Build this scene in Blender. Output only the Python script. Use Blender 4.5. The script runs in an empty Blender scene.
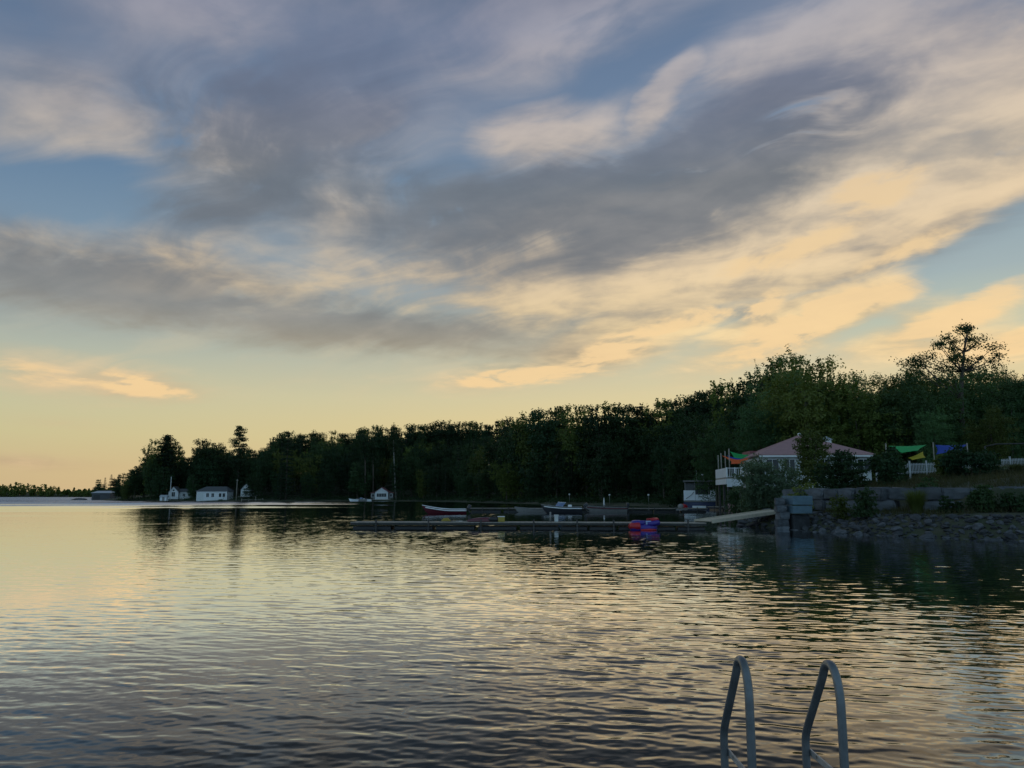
import bpy, bmesh, math, random
import numpy as np
from mathutils import Vector, Matrix, noise as mnoise

sc = bpy.context.scene
COL = sc.collection
PI = math.pi
FPX = 769.0
CAM_H = 2.2
PITCH = math.atan(112 / FPX)
SP, CP = math.sin(PITCH), math.cos(PITCH)


def ray(px, py):
    """Direction (per metre of forward distance) through a point of the photograph."""
    a, b = (px - 512) / FPX, (384 - py) / FPX
    f = CP - b * SP
    return a / f, (SP + b * CP) / f


def at(px, py, Y):
    a, v = ray(px, py)
    return Vector((a * Y, Y, CAM_H + v * Y))


def gx(px, Y):
    """x of a thing at forward distance Y that stands near the horizon line."""
    return (px - 512) / FPX * Y / 1.0105


def srgb(r, g, b, k=1.0):
    f = lambda c: (c / 12.92 if c <= 0.04045 else ((c + 0.055) / 1.055) ** 2.4)
    return (f(r / 255) * k, f(g / 255) * k, f(b / 255) * k, 1.0)


# ------------------------------------------------------------------ camera
cam_data = bpy.data.cameras.new('camera')
cam = bpy.data.objects.new('camera', cam_data)
COL.objects.link(cam)
sc.camera = cam
cam_data.sensor_width = 36
cam_data.lens = FPX / 1024 * 36
cam_data.clip_start = 0.1
cam_data.clip_end = 9000
cam.location = (0, 0, CAM_H)
cam.rotation_euler = (math.radians(90) + PITCH, 0, 0)
sc.view_settings.view_transform = 'Standard'
sc.view_settings.look = 'None'
sc.view_settings.gamma = 1
sc.view_settings.exposure = 0

SUN_EL, SUN_AZ = 3.0, 24.0      # degrees; the sun is setting behind the wooded hill

# ------------------------------------------------------------------ sky


class NT:
    """Small helper to write node trees."""

    def __init__(self, tree):
        self.t = tree

    def n(self, kind, **kw):
        nd = self.t.nodes.new(kind)
        for k, v in kw.items():
            setattr(nd, k, v)
        return nd

    def link(self, a, b):
        self.t.links.new(a, b)

    def put(self, sock, v):
        if v is None:
            return
        if isinstance(v, bpy.types.NodeSocket):
            self.link(v, sock)
        else:
            sock.default_value = v

    def m(self, op, a, b=None, c=None, clamp=False):
        nd = self.n('ShaderNodeMath', operation=op, use_clamp=clamp)
        self.put(nd.inputs[0], a)
        self.put(nd.inputs[1], b)
        self.put(nd.inputs[2], c)
        return nd.outputs[0]

    def vm(self, op, a, b=None, scale=None):
        nd = self.n('ShaderNodeVectorMath', operation=op)
        self.put(nd.inputs[0], a)
        self.put(nd.inputs[1], b)
        if scale is not None:
            self.put(nd.inputs['Scale'], scale)
        return nd.outputs[0]

    def xyz(self, x, y, z=0.0):
        nd = self.n('ShaderNodeCombineXYZ')
        self.put(nd.inputs[0], x)
        self.put(nd.inputs[1], y)
        self.put(nd.inputs[2], z)
        return nd.outputs[0]

    def noise(self, vec, scale, detail=4, rough=0.55, col=False, dist=0.0):
        nd = self.n('ShaderNodeTexNoise')
        self.put(nd.inputs['Vector'], vec)
        nd.inputs['Scale'].default_value = scale
        nd.inputs['Detail'].default_value = detail
        nd.inputs['Roughness'].default_value = rough
        nd.inputs['Distortion'].default_value = dist
        return nd.outputs['Color' if col else 'Fac']

    def mapr(self, v, a, b, c=0.0, d=1.0, smooth=False):
        nd = self.n('ShaderNodeMapRange', interpolation_type='SMOOTHSTEP' if smooth else 'LINEAR')
        self.put(nd.inputs[0], v)
        for i, x in enumerate((a, b, c, d)):
            self.put(nd.inputs[1 + i], x)
        return nd.outputs[0]

    def ramp(self, fac, stops, interp='LINEAR'):
        nd = self.n('ShaderNodeValToRGB')
        cr = nd.color_ramp
        cr.interpolation = interp
        while len(cr.elements) < len(stops):
            cr.elements.new(0.5)
        for e, (p, c) in zip(cr.elements, stops):
            e.position = p
            e.color = c
        self.put(nd.inputs[0], fac)
        return nd.outputs[0]

    def mix(self, fac, a, b, blend='MIX', clamp=True):
        nd = self.n('ShaderNodeMix', data_type='RGBA', blend_type=blend)
        nd.clamp_factor = clamp
        self.put(nd.inputs[0], fac)
        self.put(nd.inputs[6], a)
        self.put(nd.inputs[7], b)
        return nd.outputs[2]


world = bpy.data.worlds.new("World")
sc.world = world
world.use_nodes = True
W = NT(world.node_tree)
bg = world.node_tree.nodes['Background']

direction = W.n('ShaderNodeTexCoord').outputs['Generated']
sep = W.n('ShaderNodeSeparateXYZ')
W.link(direction, sep.inputs[0])
dx, dy, dz = sep.outputs
az = W.m('MULTIPLY', W.m('ARCTAN2', dx, dy), 180 / PI)
el = W.m('MULTIPLY', W.m('ARCSINE', dz), 180 / PI)
# the cloud deck as a level sheet overhead: streaks run to a vanishing point on the horizon
zz = W.m('ADD', W.m('MAXIMUM', dz, 0.0), 0.16)
qx = W.m('DIVIDE', dx, zz)
qy = W.m('DIVIDE', dy, zz)
q = W.xyz(qx, qy, 0.0)
map_s = W.n('ShaderNodeMapping', vector_type='TEXTURE')
W.link(q, map_s.inputs['Vector'])
map_s.inputs['Rotation'].default_value = (0, 0, math.radians(146))
map_s.inputs['Scale'].default_value = (3.4, 1.0, 1.0)
qs = map_s.outputs[0]

warp1 = W.vm('SUBTRACT', W.noise(q, 1.5, 2, 0.5, col=True), (0.5, 0.5, 0.5))
warp2 = W.vm('SUBTRACT', W.noise(qs, 3.6, 4, 0.55, col=True), (0.5, 0.5, 0.5))
fold = W.m('MINIMUM', W.m('POWER', W.m('MULTIPLY', zz, 2.0), 2.0), 1.3)
streak = W.noise(W.vm('ADD', qs, W.vm('SCALE', warp1, scale=0.5)), 1.8, 6, 0.52)
wisp = W.noise(W.vm('ADD', qs, W.vm('SCALE', warp1, scale=0.9)), 4.4, 6, 0.54)
puff = W.noise(W.vm('ADD', q, W.vm('SCALE', warp1, scale=0.5)), 7.0, 4, 0.55)
warp3 = W.vm('SUBTRACT', W.noise(W.vm('ADD', qs, W.vm('SCALE', warp1, scale=0.6)), 10.0, 4, 0.6, col=True), (0.5, 0.5, 0.5))
P = W.vm('ADD', W.xyz(az, el, 0.0), W.vm('ADD', W.vm('SCALE', warp1, scale=W.m('MULTIPLY', fold, 1.1)), W.vm('SCALE', warp2, scale=W.m('MULTIPLY', fold, 2.0))))
P = W.vm('ADD', P, W.vm('SCALE', warp3, scale=W.m('MULTIPLY', fold, 1.5)))


def blob_sum(blobs):
    acc = None
    for (cx, cy, rx, ry, ang, wt) in blobs:
        a, v = ray(cx, cy)
        mp = W.n('ShaderNodeMapping', vector_type='TEXTURE')
        W.link(P, mp.inputs['Vector'])
        mp.inputs['Location'].default_value = (math.degrees(math.atan(a)), math.degrees(math.atan(v / math.hypot(1, a))), 0)
        mp.inputs['Rotation'].default_value = (0, 0, math.radians(ang))
        mp.inputs['Scale'].default_value = (1.12 * rx / 13.42, 1.2 * ry / 13.42, 1)
        g = W.n('ShaderNodeTexGradient', gradient_type='SPHERICAL')
        W.link(mp.outputs[0], g.inputs[0])
        acc = W.m('MULTIPLY', g.outputs['Fac'], wt) if acc is None else W.m('MULTIPLY_ADD', g.outputs['Fac'], wt, acc)
    return acc


# cloud banks as they hang in this sky: centre, half-widths, tilt, density
LIT = [
    (90, 132, 140, 42, -8, 0.5), (240, 138, 55, 32, 0, 2.4), (320, 122, 85, 24, 15, 2.0), (75, 75, 90, 26, -15, 0.35),
    (350, 205, 75, 24, 5, 0.5), (235, 205, 60, 18, 5, 0.3), (230, 2, 170, 40, 3, 0.7), (480, 14, 170, 45, 6, 0.85),
    (560, 15, 170, 50, 8, 0.8), (548, 138, 85, 38, 5, 1.5), (662, 95, 55, 16, 42, 1.8), (760, 62, 150, 40, 8, 1.0),
    (900, 80, 240, 115, 22, 1.7), (1000, 150, 170, 75, 15, 1.1), (880, 187, 75, 30, 12, 1.5), (800, 240, 130, 40, 12, 1.2),
    (905, 240, 110, 34, 20, 0.9), (1000, 245, 85, 42, 15, -1.8), (690, 245, 230, 75, 10, 1.0), (545, 228, 150, 42, 5, 1.2), (190, 256, 130, 34, -4, 1.0),
    (165, 285, 130, 20, -4, 0.7), (20, 236, 70, 22, 0, 0.8), (70, 378, 150, 24, -3, 1.0), (150, 388, 60, 14, -3, 1.0),
    (485, 382, 80, 15, 4, 1.2), (620, 345, 95, 28, 15, 2.0), (780, 335, 125, 24, 18, 2.2), (815, 318, 66, 22, 15, 1.9),
    (870, 297, 80, 24, 5, 1.2), (950, 318, 105, 24, 20, 2.1), (1005, 345, 75, 17, 5, 1.8), (500, 285, 280, 45, 2, 0.75),
    (400, 270, 150, 40, 5, 0.3), (760, 300, 110, 30, 20, 0.7), (815, 105, 90, 45, 10, 1.8), (855, 95, 80, 42, 5, 2.0), (620, 290, 200, 50, 10, 0.6), (840, 352, 150, 10, 2, 0.6),
    (75, 195, 130, 42, 3, -1.3), (10, 10, 90, 40, 0, -0.8), (650, 55, 90, 28, 15, -0.5), (1000, 290, 90, 36, 18, -1.0), (860, 285, 70, 14, 10, -0.6), (255, 258, 70, 22, 0, -0.8),
    (15, 462, 70, 9, -2, 0.7), (60, 425, 50, 8, -2, 0.5), (690, 175, 60, 10, 12, 0.4), (860, 150, 150, 50, 18, 0.7),
]
DARK = [
    (190, 55, 300, 85, -6, 0.85), (330, 85, 230, 60, 12, 0.9), (100, 100, 160, 40, -10, 0.5), (290, 165, 170, 48, 24, 1.35),
    (205, 205, 70, 30, 20, 0.8), (665, 185, 280, 60, 12, 1.8), (750, 112, 115, 46, 28, 1.4), (575, 195, 170, 40, 8, 0.9), (835, 100, 80, 36, 12, 0.9), (330, 205, 190, 40, 15, 0.75), (545, 248, 110, 30, 10, -1.0), (470, 205, 150, 34, 12, 0.8),
    (90, 282, 260, 48, -3, 1.7), (300, 318, 330, 36, -4, 1.4), (430, 222, 150, 45, 10, 1.25), (430, 335, 200, 20, -2, 0.9),
    (650, 232, 230, 46, 12, 1.5), (560, 356, 120, 20, 3, 1.3), (965, 8, 100, 40, 15, 0.6), (770, 130, 80, 36, 20, 0.7),
    (530, 100, 100, 26, 5, 0.6), (20, 461, 80, 8, -2, 0.9), (520, 262, 120, 22, 5, 0.4), (760, 312, 50, 20, 30, 0.6),
    (720, 298, 170, 22, 13, 0.8), (590, 318, 150, 18, 6, 0.7), (870, 262, 150, 16, 20, 0.7), (930, 250, 130, 20, 18, 0.5), (1010, 205, 90, 20, 18, 0.5), (880, 215, 120, 18, 14, 0.5),
]
GOLD = [
    (790, 332, 85, 17, 22, 1.7), (822, 318, 50, 16, 10, 1.7), (762, 308, 34, 15, 40, 1.3), (700, 318, 70, 12, 10, 1.1), (870, 297, 62, 16, 5, 1.3),
    (955, 318, 70, 16, 22, 1.6), (1000, 345, 60, 12, 5, 1.3), (622, 346, 60, 15, 20, 1.5), (500, 381, 75, 9, 3, 1.3), (70, 376, 105, 14, -3, 0.65),
    (150, 388, 42, 9, -5, 1.3), (560, 372, 80, 9, 2, 1.0), (880, 187, 55, 18, 10, 1.3), (795, 250, 90, 18, 18, 1.2),
    (905, 250, 70, 12, 18, 0.9),
]
gold_f = blob_sum(GOLD)
lit_f = blob_sum(LIT)
dark_f = blob_sum(DARK)
veil = W.mapr(W.noise(W.vm('ADD', qs, W.vm('SCALE', warp1, scale=0.7)), 1.1, 5, 0.6), 0.30, 0.62, 0.12, 0.85)
lit_a = W.m('ADD', W.m('MULTIPLY', lit_f, W.mapr(streak, 0.32, 0.66, 0.6, 1.8)), W.m('MULTIPLY', veil, W.mapr(el, 6, 16)))
lit_a = W.m('ADD', lit_a, W.m('MULTIPLY', W.mapr(wisp, 0.3, 0.7, -0.3, 0.3), W.mapr(el, 2, 9)))
lit_a = W.m('ADD', lit_a, W.m('MULTIPLY', lit_f, W.mapr(puff, 0.3, 0.7, -0.35, 0.32)))
lit_a = W.mapr(lit_a, -0.06, 1.85, 0.0, 0.92, smooth=True)
thick0 = W.m('MULTIPLY_ADD', wisp, 0.6, W.m('MULTIPLY', puff, 0.4))
dark_a = W.m('ADD', W.m('MULTIPLY', dark_f, W.mapr(streak, 0.32, 0.68, 1.6, 0.85)), W.m('MULTIPLY', W.m('MINIMUM', dark_f, 0.8), W.mapr(thick0, 0.36, 0.64, 0.38, -0.38)))
dark_a = W.mapr(dark_a, -0.08, 2.2, 0.0, 0.88, smooth=True)

el01 = W.m('DIVIDE', el, 40.0, clamp=True)
azf = W.mapr(az, -38, 38, 0.0, 1.0)
E = lambda y: max(0.0, math.degrees(math.atan(ray(512, y)[1])) / 40)
base_left = W.ramp(el01, [(0.0, srgb(208, 182, 140)), (E(470), srgb(208, 187, 143)), (E(440), srgb(206, 197, 152)), (E(400), srgb(198, 198, 166)),
                          (E(340), srgb(160, 174, 174)), (E(280), srgb(128, 152, 172)), (E(200), srgb(101, 130, 160)), (E(100), srgb(98, 122, 152)), (E(0), srgb(88, 106, 132)), (1.0, srgb(80, 98, 126))])
base_right = W.ramp(el01, [(0.0, srgb(252, 210, 138)), (E(420), srgb(240, 212, 150)), (E(370), srgb(214, 204, 168)), (E(340), srgb(188, 197, 177)),
                           (E(300), srgb(160, 179, 183)), (E(230), srgb(138, 161, 176)), (E(150), srgb(118, 142, 168)), (E(60), srgb(108, 130, 160)), (E(0), srgb(100, 122, 152)), (1.0, srgb(84, 104, 134))])
base = W.mix(azf, base_left, base_right)
sky = W.n('ShaderNodeTexSky', sky_type='NISHITA', sun_disc=False)
sky.sun_elevation = math.radians(SUN_EL)
sky.sun_rotation = math.radians(SUN_AZ)
sky.dust_density = 2.0
sky.ozone_density = 2.0
nish = W.vm('SCALE', sky.outputs[0], scale=0.11)
base = W.mix(0.06, base, W.vm('MINIMUM', nish, (0.75, 0.6, 0.5)))
lit_c = W.ramp(el01, [(0.0, srgb(234, 196, 145)), (E(380), srgb(244, 215, 166)), (E(330), srgb(246, 216, 162)), (E(270), srgb(234, 208, 168)),
                      (E(200), srgb(222, 204, 178)), (E(120), srgb(201, 189, 179)), (E(30), srgb(166, 165, 174)), (1.0, srgb(120, 126, 148))])
lit_c = W.mix(1.0, lit_c, W.ramp(azf, [(0.0, srgb(220, 224, 236)), (0.45, srgb(234, 236, 243)), (0.75, (1, 1, 1, 1)), (1.0, srgb(255, 251, 244))]), blend='MULTIPLY')
dark_c = W.ramp(el01, [(0.0, srgb(196, 164, 130)), (E(440), srgb(190, 170, 140)), (E(370), srgb(176, 160, 132)), (E(320), srgb(136, 136, 134)), (E(270), srgb(117, 122, 129)),
                       (E(190), srgb(112, 119, 128)), (E(120), srgb(110, 119, 138)), (E(40), srgb(109, 121, 147)), (1.0, srgb(88, 96, 114))])
dark_m = W.vm('SCALE', dark_c, scale=1.16)
# thin and thick places of the lit cloud
thick = W.m('MULTIPLY_ADD', wisp, 0.35, W.m('MULTIPLY_ADD', puff, 0.25, W.m('MULTIPLY', streak, 0.4)))

shade = W.m('MULTIPLY', W.mapr(thick, 0.40, 0.57, 0.55, 0.0, smooth=True), W.mapr(el, 6, 14, 0.45, 1.0))
lit_c = W.mix(shade, W.vm('SCALE', lit_c, scale=W.mapr(thick, 0.38, 0.62, 0.92, 1.10)), dark_m)
skycol = W.mix(lit_a, base, lit_c)
dark_c = W.vm('SCALE', dark_c, scale=W.mapr(thick, 0.36, 0.64, 0.86, 1.16))
skycol = W.mix(dark_a, skycol, dark_c)
gold_a = W.m('MULTIPLY', gold_f, W.mapr(puff, 0.32, 0.62, 0.1, 1.6))
gold_a = W.mapr(gold_a, 0.12, 1.0, 0.0, 0.85, smooth=True)
skycol = W.mix(gold_a, skycol, W.ramp(el01, [(0.0, srgb(246, 208, 150)), (E(340), srgb(246, 212, 160)), (E(250), srgb(236, 206, 160)), (E(180), srgb(224, 198, 162)), (E(130), srgb(196, 183, 172)), (1.0, srgb(170, 166, 172))]))
# sky behind the camera lifted to pale blue as fill light; dimmed overhead
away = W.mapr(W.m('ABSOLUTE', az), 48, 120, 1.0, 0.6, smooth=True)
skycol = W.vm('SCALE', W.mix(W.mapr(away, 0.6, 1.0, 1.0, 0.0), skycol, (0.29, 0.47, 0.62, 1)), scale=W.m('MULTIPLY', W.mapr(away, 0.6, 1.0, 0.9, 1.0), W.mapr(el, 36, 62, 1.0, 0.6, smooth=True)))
# below the horizon the dome only shows the dim haze line
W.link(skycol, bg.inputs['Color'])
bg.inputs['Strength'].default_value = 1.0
world.cycles.sampling_method = 'MANUAL'
world.cycles.sample_map_resolution = 512
SLOPE, MICRO = 0.046, 0.11

# ------------------------------------------------------------------ light
sun_d = bpy.data.lights.new('sun', 'SUN')
sun_d.energy = 2.0
sun_d.angle = math.radians(0.5)
sun_d.color = (1.0, 0.72, 0.45)
sun = bpy.data.objects.new('sun', sun_d)
COL.objects.link(sun)
_e, _a = math.radians(SUN_EL), math.radians(SUN_AZ)
sun.rotation_euler = Vector((math.sin(_a) * math.cos(_e), math.cos(_a) * math.cos(_e), math.sin(_e))).to_track_quat('Z', 'Y').to_euler()
sun.location = (200, 500, 60)

# ------------------------------------------------------------------ materials


def mat(name, col, rough=0.6, var=0.25, scale=3.0, metal=0.0, bump=0.0, rnd=0.0, spec=0.5, coat=0.0):
    m = bpy.data.materials.new(name)
    m.use_nodes = True
    T = NT(m.node_tree)
    bs = m.node_tree.nodes['Principled BSDF']
    tc = T.n('ShaderNodeTexCoord').outputs['Object']
    nz = T.noise(tc, scale, 5, 0.6)
    k = T.mapr(nz, 0.25, 0.75, 1 - var, 1 + var)
    if rnd:
        r = T.n('ShaderNodeObjectInfo').outputs['Random']
        k = T.m('MULTIPLY', k, T.mapr(r, 0, 1, 1 - rnd, 1 + rnd))
    c = T.vm('SCALE', (col[0], col[1], col[2]), scale=k)
    T.link(c, bs.inputs['Base Color'])
    bs.inputs['Roughness'].default_value = rough
    bs.inputs['Metallic'].default_value = metal
    bs.inputs['Specular IOR Level'].default_value = spec
    bs.inputs['Coat Weight'].default_value = coat
    if bump:
        b = T.n('ShaderNodeBump')
        b.inputs['Strength'].default_value = bump
        b.inputs['Distance'].default_value = 0.03
        T.link(T.noise(tc, scale * 4, 5, 0.65), b.inputs['Height'])
        T.link(b.outputs[0], bs.inputs['Normal'])
    return m


def foliage(name, c1, c2, rough=0.55):
    """Leaves: two greens varied from leaf clump to leaf clump and from plant to plant, letting a little light through."""
    m = bpy.data.materials.new(name)
    m.use_nodes = True
    T = NT(m.node_tree)
    bs = m.node_tree.nodes['Principled BSDF']
    out = m.node_tree.nodes['Material Output']
    tc = T.n('ShaderNodeTexCoord').outputs['Object']
    oi = T.n('ShaderNodeObjectInfo').outputs['Random']
    nz = T.noise(tc, 0.55, 3, 0.6)
    f = T.m('ADD', T.mapr(nz, 0.3, 0.7, -0.25, 0.55), T.mapr(oi, 0, 1, -0.1, 0.75), clamp=True)
    c = T.mix(f, (*c1, 1), (*c2, 1))
    own = T.m('FRACT', T.m('MULTIPLY', oi, 17.31))
    c = T.vm('SCALE', c, scale=T.mapr(own, 0, 1, 0.62, 1.32))
    T.link(c, bs.inputs['Base Color'])
    bs.inputs['Roughness'].default_value = rough
    bs.inputs['Specular IOR Level'].default_value = 0.25
    tr = T.n('ShaderNodeBsdfTranslucent')
    T.link(T.mix(1.0, c, (1.0, 1.1, 0.5, 1), blend='MULTIPLY'), tr.inputs['Color'])
    mx = T.n('ShaderNodeMixShader')
    mx.inputs[0].default_value = 0.38
    T.link(bs.outputs[0], mx.inputs[1])
    T.link(tr.outputs[0], mx.inputs[2])
    T.link(mx.outputs[0], out.inputs['Surface'])
    return m


M = {
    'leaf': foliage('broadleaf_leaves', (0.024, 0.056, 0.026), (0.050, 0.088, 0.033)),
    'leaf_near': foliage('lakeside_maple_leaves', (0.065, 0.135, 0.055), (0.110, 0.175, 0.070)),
    'leaf_warm': foliage('yellow_green_leaves', (0.090, 0.130, 0.030), (0.140, 0.165, 0.040)),
    'leaf_grey': foliage('willow_leaves', (0.10, 0.150, 0.09), (0.14, 0.185, 0.12)),
    'needle': foliage('pine_needles', (0.020, 0.046, 0.026), (0.036, 0.064, 0.032)),
    'dry': foliage('dry_grass', (0.065, 0.078, 0.032), (0.115, 0.100, 0.045)),
    'bark': mat('bark', (0.085, 0.068, 0.052), 0.9, 0.4, 6, bump=0.6),
    'birch': mat('pale_bark', (0.24, 0.225, 0.20), 0.8, 0.4, 5, bump=0.4),
    'white': mat('white_paint', (0.62, 0.64, 0.66), 0.55, 0.12, 2.0),
    'siding': mat('pale_siding', (0.55, 0.58, 0.58), 0.6, 0.12, 1.5),
    'trim': mat('white_trim', (0.72, 0.73, 0.74), 0.5, 0.08, 3),
    'grey_roof': mat('grey_shingles', (0.085, 0.088, 0.095), 0.85, 0.3, 5, bump=0.5),
    'metal_roof': mat('pale_metal_roof', (0.36, 0.39, 0.42), 0.45, 0.2, 3),
    'red_roof': mat('faded_red_roof', (0.36, 0.20, 0.20), 0.6, 0.15, 2),
    'dark_red_roof': mat('dark_red_roof', (0.22, 0.075, 0.08), 0.6, 0.2, 2),
    'glass': mat('dark_window_glass', (0.012, 0.016, 0.02), 0.08, 0.1, 1),
    'boat_white': mat('white_gelcoat', (0.80, 0.82, 0.84), 0.2, 0.06, 1.5, coat=0.3),
    'boat_blue': mat('navy_gelcoat', (0.016, 0.03, 0.10), 0.25, 0.15, 1.5, coat=0.3),
    'boat_red': mat('maroon_gelcoat', (0.10, 0.012, 0.022), 0.25, 0.15, 1.5, coat=0.3),
    'boat_dark': mat('charcoal_gelcoat', (0.03, 0.032, 0.04), 0.3, 0.15, 1.5, coat=0.3),
    'vinyl': mat('grey_vinyl', (0.22, 0.215, 0.21), 0.6, 0.15, 3),
    'black': mat('black_plastic', (0.02, 0.02, 0.022), 0.4, 0.2, 3),
    'wood': mat('weathered_wood', (0.30, 0.27, 0.23), 0.8, 0.3, 4, bump=0.4),
    'pale_wood': mat('pale_new_wood', (0.46, 0.40, 0.31), 0.75, 0.2, 4, bump=0.3),
    'dark_wood': mat('wet_dark_wood', (0.045, 0.042, 0.04), 0.7, 0.3, 4, bump=0.4),
    'stone': mat('grey_armour_stone', (0.095, 0.105, 0.12), 0.85, 0.5, 1.6, bump=0.8, rnd=0.25),
    'rock': mat('shore_rock', (0.062, 0.066, 0.074), 0.85, 0.6, 2.2, bump=0.9, rnd=0.5),
    'concrete': mat('blue_grey_concrete', (0.10, 0.165, 0.21), 0.8, 0.2, 2.5, bump=0.5),
    'steel': mat('galvanised_tube', (0.15, 0.165, 0.18), 0.36, 0.25, 14, metal=0.45, bump=0.08),
    'flatbar': mat('worn_aluminium_bar', (0.42, 0.43, 0.44), 0.5, 0.25, 18, metal=0.6, bump=0.1),
    'tube_red': mat('red_pvc', (0.42, 0.010, 0.02), 0.35, 0.12, 3),
    'tube_blue': mat('violet_blue_pvc', (0.035, 0.022, 0.24), 0.35, 0.12, 3),
    'tube_pale': mat('pale_blue_pvc', (0.30, 0.40, 0.62), 0.4, 0.1, 3),
    'sail_green': mat('green_shade_cloth', (0.004, 0.30, 0.075), 0.8, 0.08, 2),
    'sail_orange': mat('orange_shade_cloth', (0.62, 0.10, 0.02), 0.8, 0.08, 2),
    'sail_blue': mat('blue_shade_cloth', (0.004, 0.04, 0.28), 0.8, 0.08, 2),
    'sail_yellow': mat('yellow_shade_cloth', (0.46, 0.38, 0.015), 0.8, 0.08, 2),
    'yellow': mat('yellow_plastic', (0.34, 0.26, 0.04), 0.5, 0.1, 3),
    'chair': mat('faded_pink_plastic', (0.36, 0.20, 0.20), 0.6, 0.15, 3),
    'fence': mat('weathered_white_pickets', (0.40, 0.42, 0.43), 0.7, 0.2, 2),
    'rope': mat('grey_rope', (0.3, 0.29, 0.26), 0.8, 0.2, 9),
}

# ------------------------------------------------------------------ mesh building


class MB:
    """Collects shapes and links them as one mesh object."""

    def __init__(self):
        self.bm = bmesh.new()

    def box(self, c, s, rz=0.0, bev=0.0, rx=0.0, ry=0.0):
        mtx = Matrix.Translation(c) @ Matrix.Rotation(rz, 4, 'Z') @ Matrix.Rotation(ry, 4, 'Y') @ Matrix.Rotation(rx, 4, 'X') @ Matrix.Diagonal((s[0], s[1], s[2], 1))
        r = bmesh.ops.create_cube(self.bm, size=1.0, matrix=mtx)
        if bev:
            es = list({e for v in r['verts'] for e in v.link_edges})
            bmesh.ops.bevel(self.bm, geom=es, offset=bev, segments=2, affect='EDGES', profile=0.6)
        return self

    def tube(self, pts, rad, n=8, cap=True):
        pts = [Vector(p) for p in pts]
        if not hasattr(rad, '__len__'):
            rad = [rad] * len(pts)
        rings = []
        ref = None
        for i, p in enumerate(pts):
            t = (pts[min(i + 1, len(pts) - 1)] - pts[max(i - 1, 0)])
            t = t.normalized() if t.length > 1e-9 else Vector((0, 0, 1))
            if ref is None:
                ref = Vector((1, 0, 0)) if abs(t.x) < 0.9 else Vector((0, 1, 0))
            u = (ref - t * ref.dot(t)).normalized()
            ref = u
            w = t.cross(u)
            rings.append([self.bm.verts.new(p + (u * math.cos(2 * PI * k / n) + w * math.sin(2 * PI * k / n)) * rad[i]) for k in range(n)])
        for a, b in zip(rings, rings[1:]):
            for k in range(n):
                f = self.bm.faces.new((a[k], a[(k + 1) % n], b[(k + 1) % n], b[k]))
                f.smooth = True
        if cap:
            self.bm.faces.new(rings[0][::-1])
            self.bm.faces.new(rings[-1])
        return self

    def loft(self, secs, close=True, cap=True, smooth=True):
        rows = [[self.bm.verts.new(p) for p in s] for s in secs]
        n = len(rows[0])
        for a, b in zip(rows, rows[1:]):
            for k in range(n if close else n - 1):
                f = self.bm.faces.new((a[k], a[(k + 1) % n], b[(k + 1) % n], b[k]))
                f.smooth = smooth
        if cap and close:
            self.bm.faces.new(rows[0][::-1])
            self.bm.faces.new(rows[-1])
        return self

    def poly(self, pts, thick):
        """A flat outline (list of 3-D points) given thickness along the vector."""
        th = Vector(thick)
        a = [self.bm.verts.new(Vector(p)) for p in pts]
        b = [self.bm.verts.new(Vector(p) + th) for p in pts]
        self.bm.faces.new(a[::-1])
        self.bm.faces.new(b)
        n = len(pts)
        for k in range(n):
            self.bm.faces.new((a[k], a[(k + 1) % n], b[(k + 1) % n], b[k]))
        return self

    def ball(self, c, r, sub=2):
        mtx = Matrix.Translation(c) @ Matrix.Diagonal((*r, 1)) if hasattr(r, '__len__') else Matrix.Translation(c) @ Matrix.Diagonal((r, r, r, 1))
        g = bmesh.ops.create_icosphere(self.bm, subdivisions=sub, radius=1.0, matrix=mtx)
        for f in {f for v in g['verts'] for f in v.link_faces}:
            f.smooth = True
        return self

    def build(self, name, material, parent=None):
        bmesh.ops.recalc_face_normals(self.bm, faces=self.bm.faces)
        me = bpy.data.meshes.new(name)
        self.bm.to_mesh(me)
        self.bm.free()
        me.materials.append(material)
        return link(name, me, parent)


def link(name, me, parent=None):
    o = bpy.data.objects.new(name, me)
    COL.objects.link(o)
    o.parent = parent
    return o


def tag(o, label=None, cat=None, group=None, kind=None):
    if label:
        o['label'] = label
    if cat:
        o['category'] = cat
    if group:
        o['group'] = group
    if kind:
        o['kind'] = kind
    return o


def thing(name, label, cat, loc=(0, 0, 0), rz=0.0, group=None):
    o = bpy.data.objects.new(name, None)
    COL.objects.link(o)
    o.location = loc
    o.rotation_euler = (0, 0, rz)
    o.empty_display_size = 0.2
    return tag(o, label, cat, group)


def copy_tree(o, parent=None):
    c = o.copy()
    COL.objects.link(c)
    c.parent = parent
    for ch in KIDS.get(o.name, []):
        copy_tree(ch, c)
    return c


KIDS = {}


def note_kids():
    KIDS.clear()
    for o in sc.objects:
        if o.parent:
            KIDS.setdefault(o.parent.name, []).append(o)


def mesh_np(name, verts, faces, material, smooth=False):
    me = bpy.data.meshes.new(name)
    verts = np.asarray(verts, np.float32)
    faces = np.asarray(faces, np.int32)
    nf, k = faces.shape
    me.vertices.add(len(verts))
    me.vertices.foreach_set('co', verts.ravel())
    me.loops.add(nf * k)
    me.loops.foreach_set('vertex_index', faces.ravel())
    me.polygons.add(nf)
    me.polygons.foreach_set('loop_start', np.arange(0, nf * k, k, dtype=np.int32))
    me.polygons.foreach_set('loop_total', np.full(nf, k, np.int32))
    if smooth:
        me.polygons.foreach_set('use_smooth', np.ones(nf, bool))
    me.update(calc_edges=True)
    me.materials.append(material)
    return me


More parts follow.
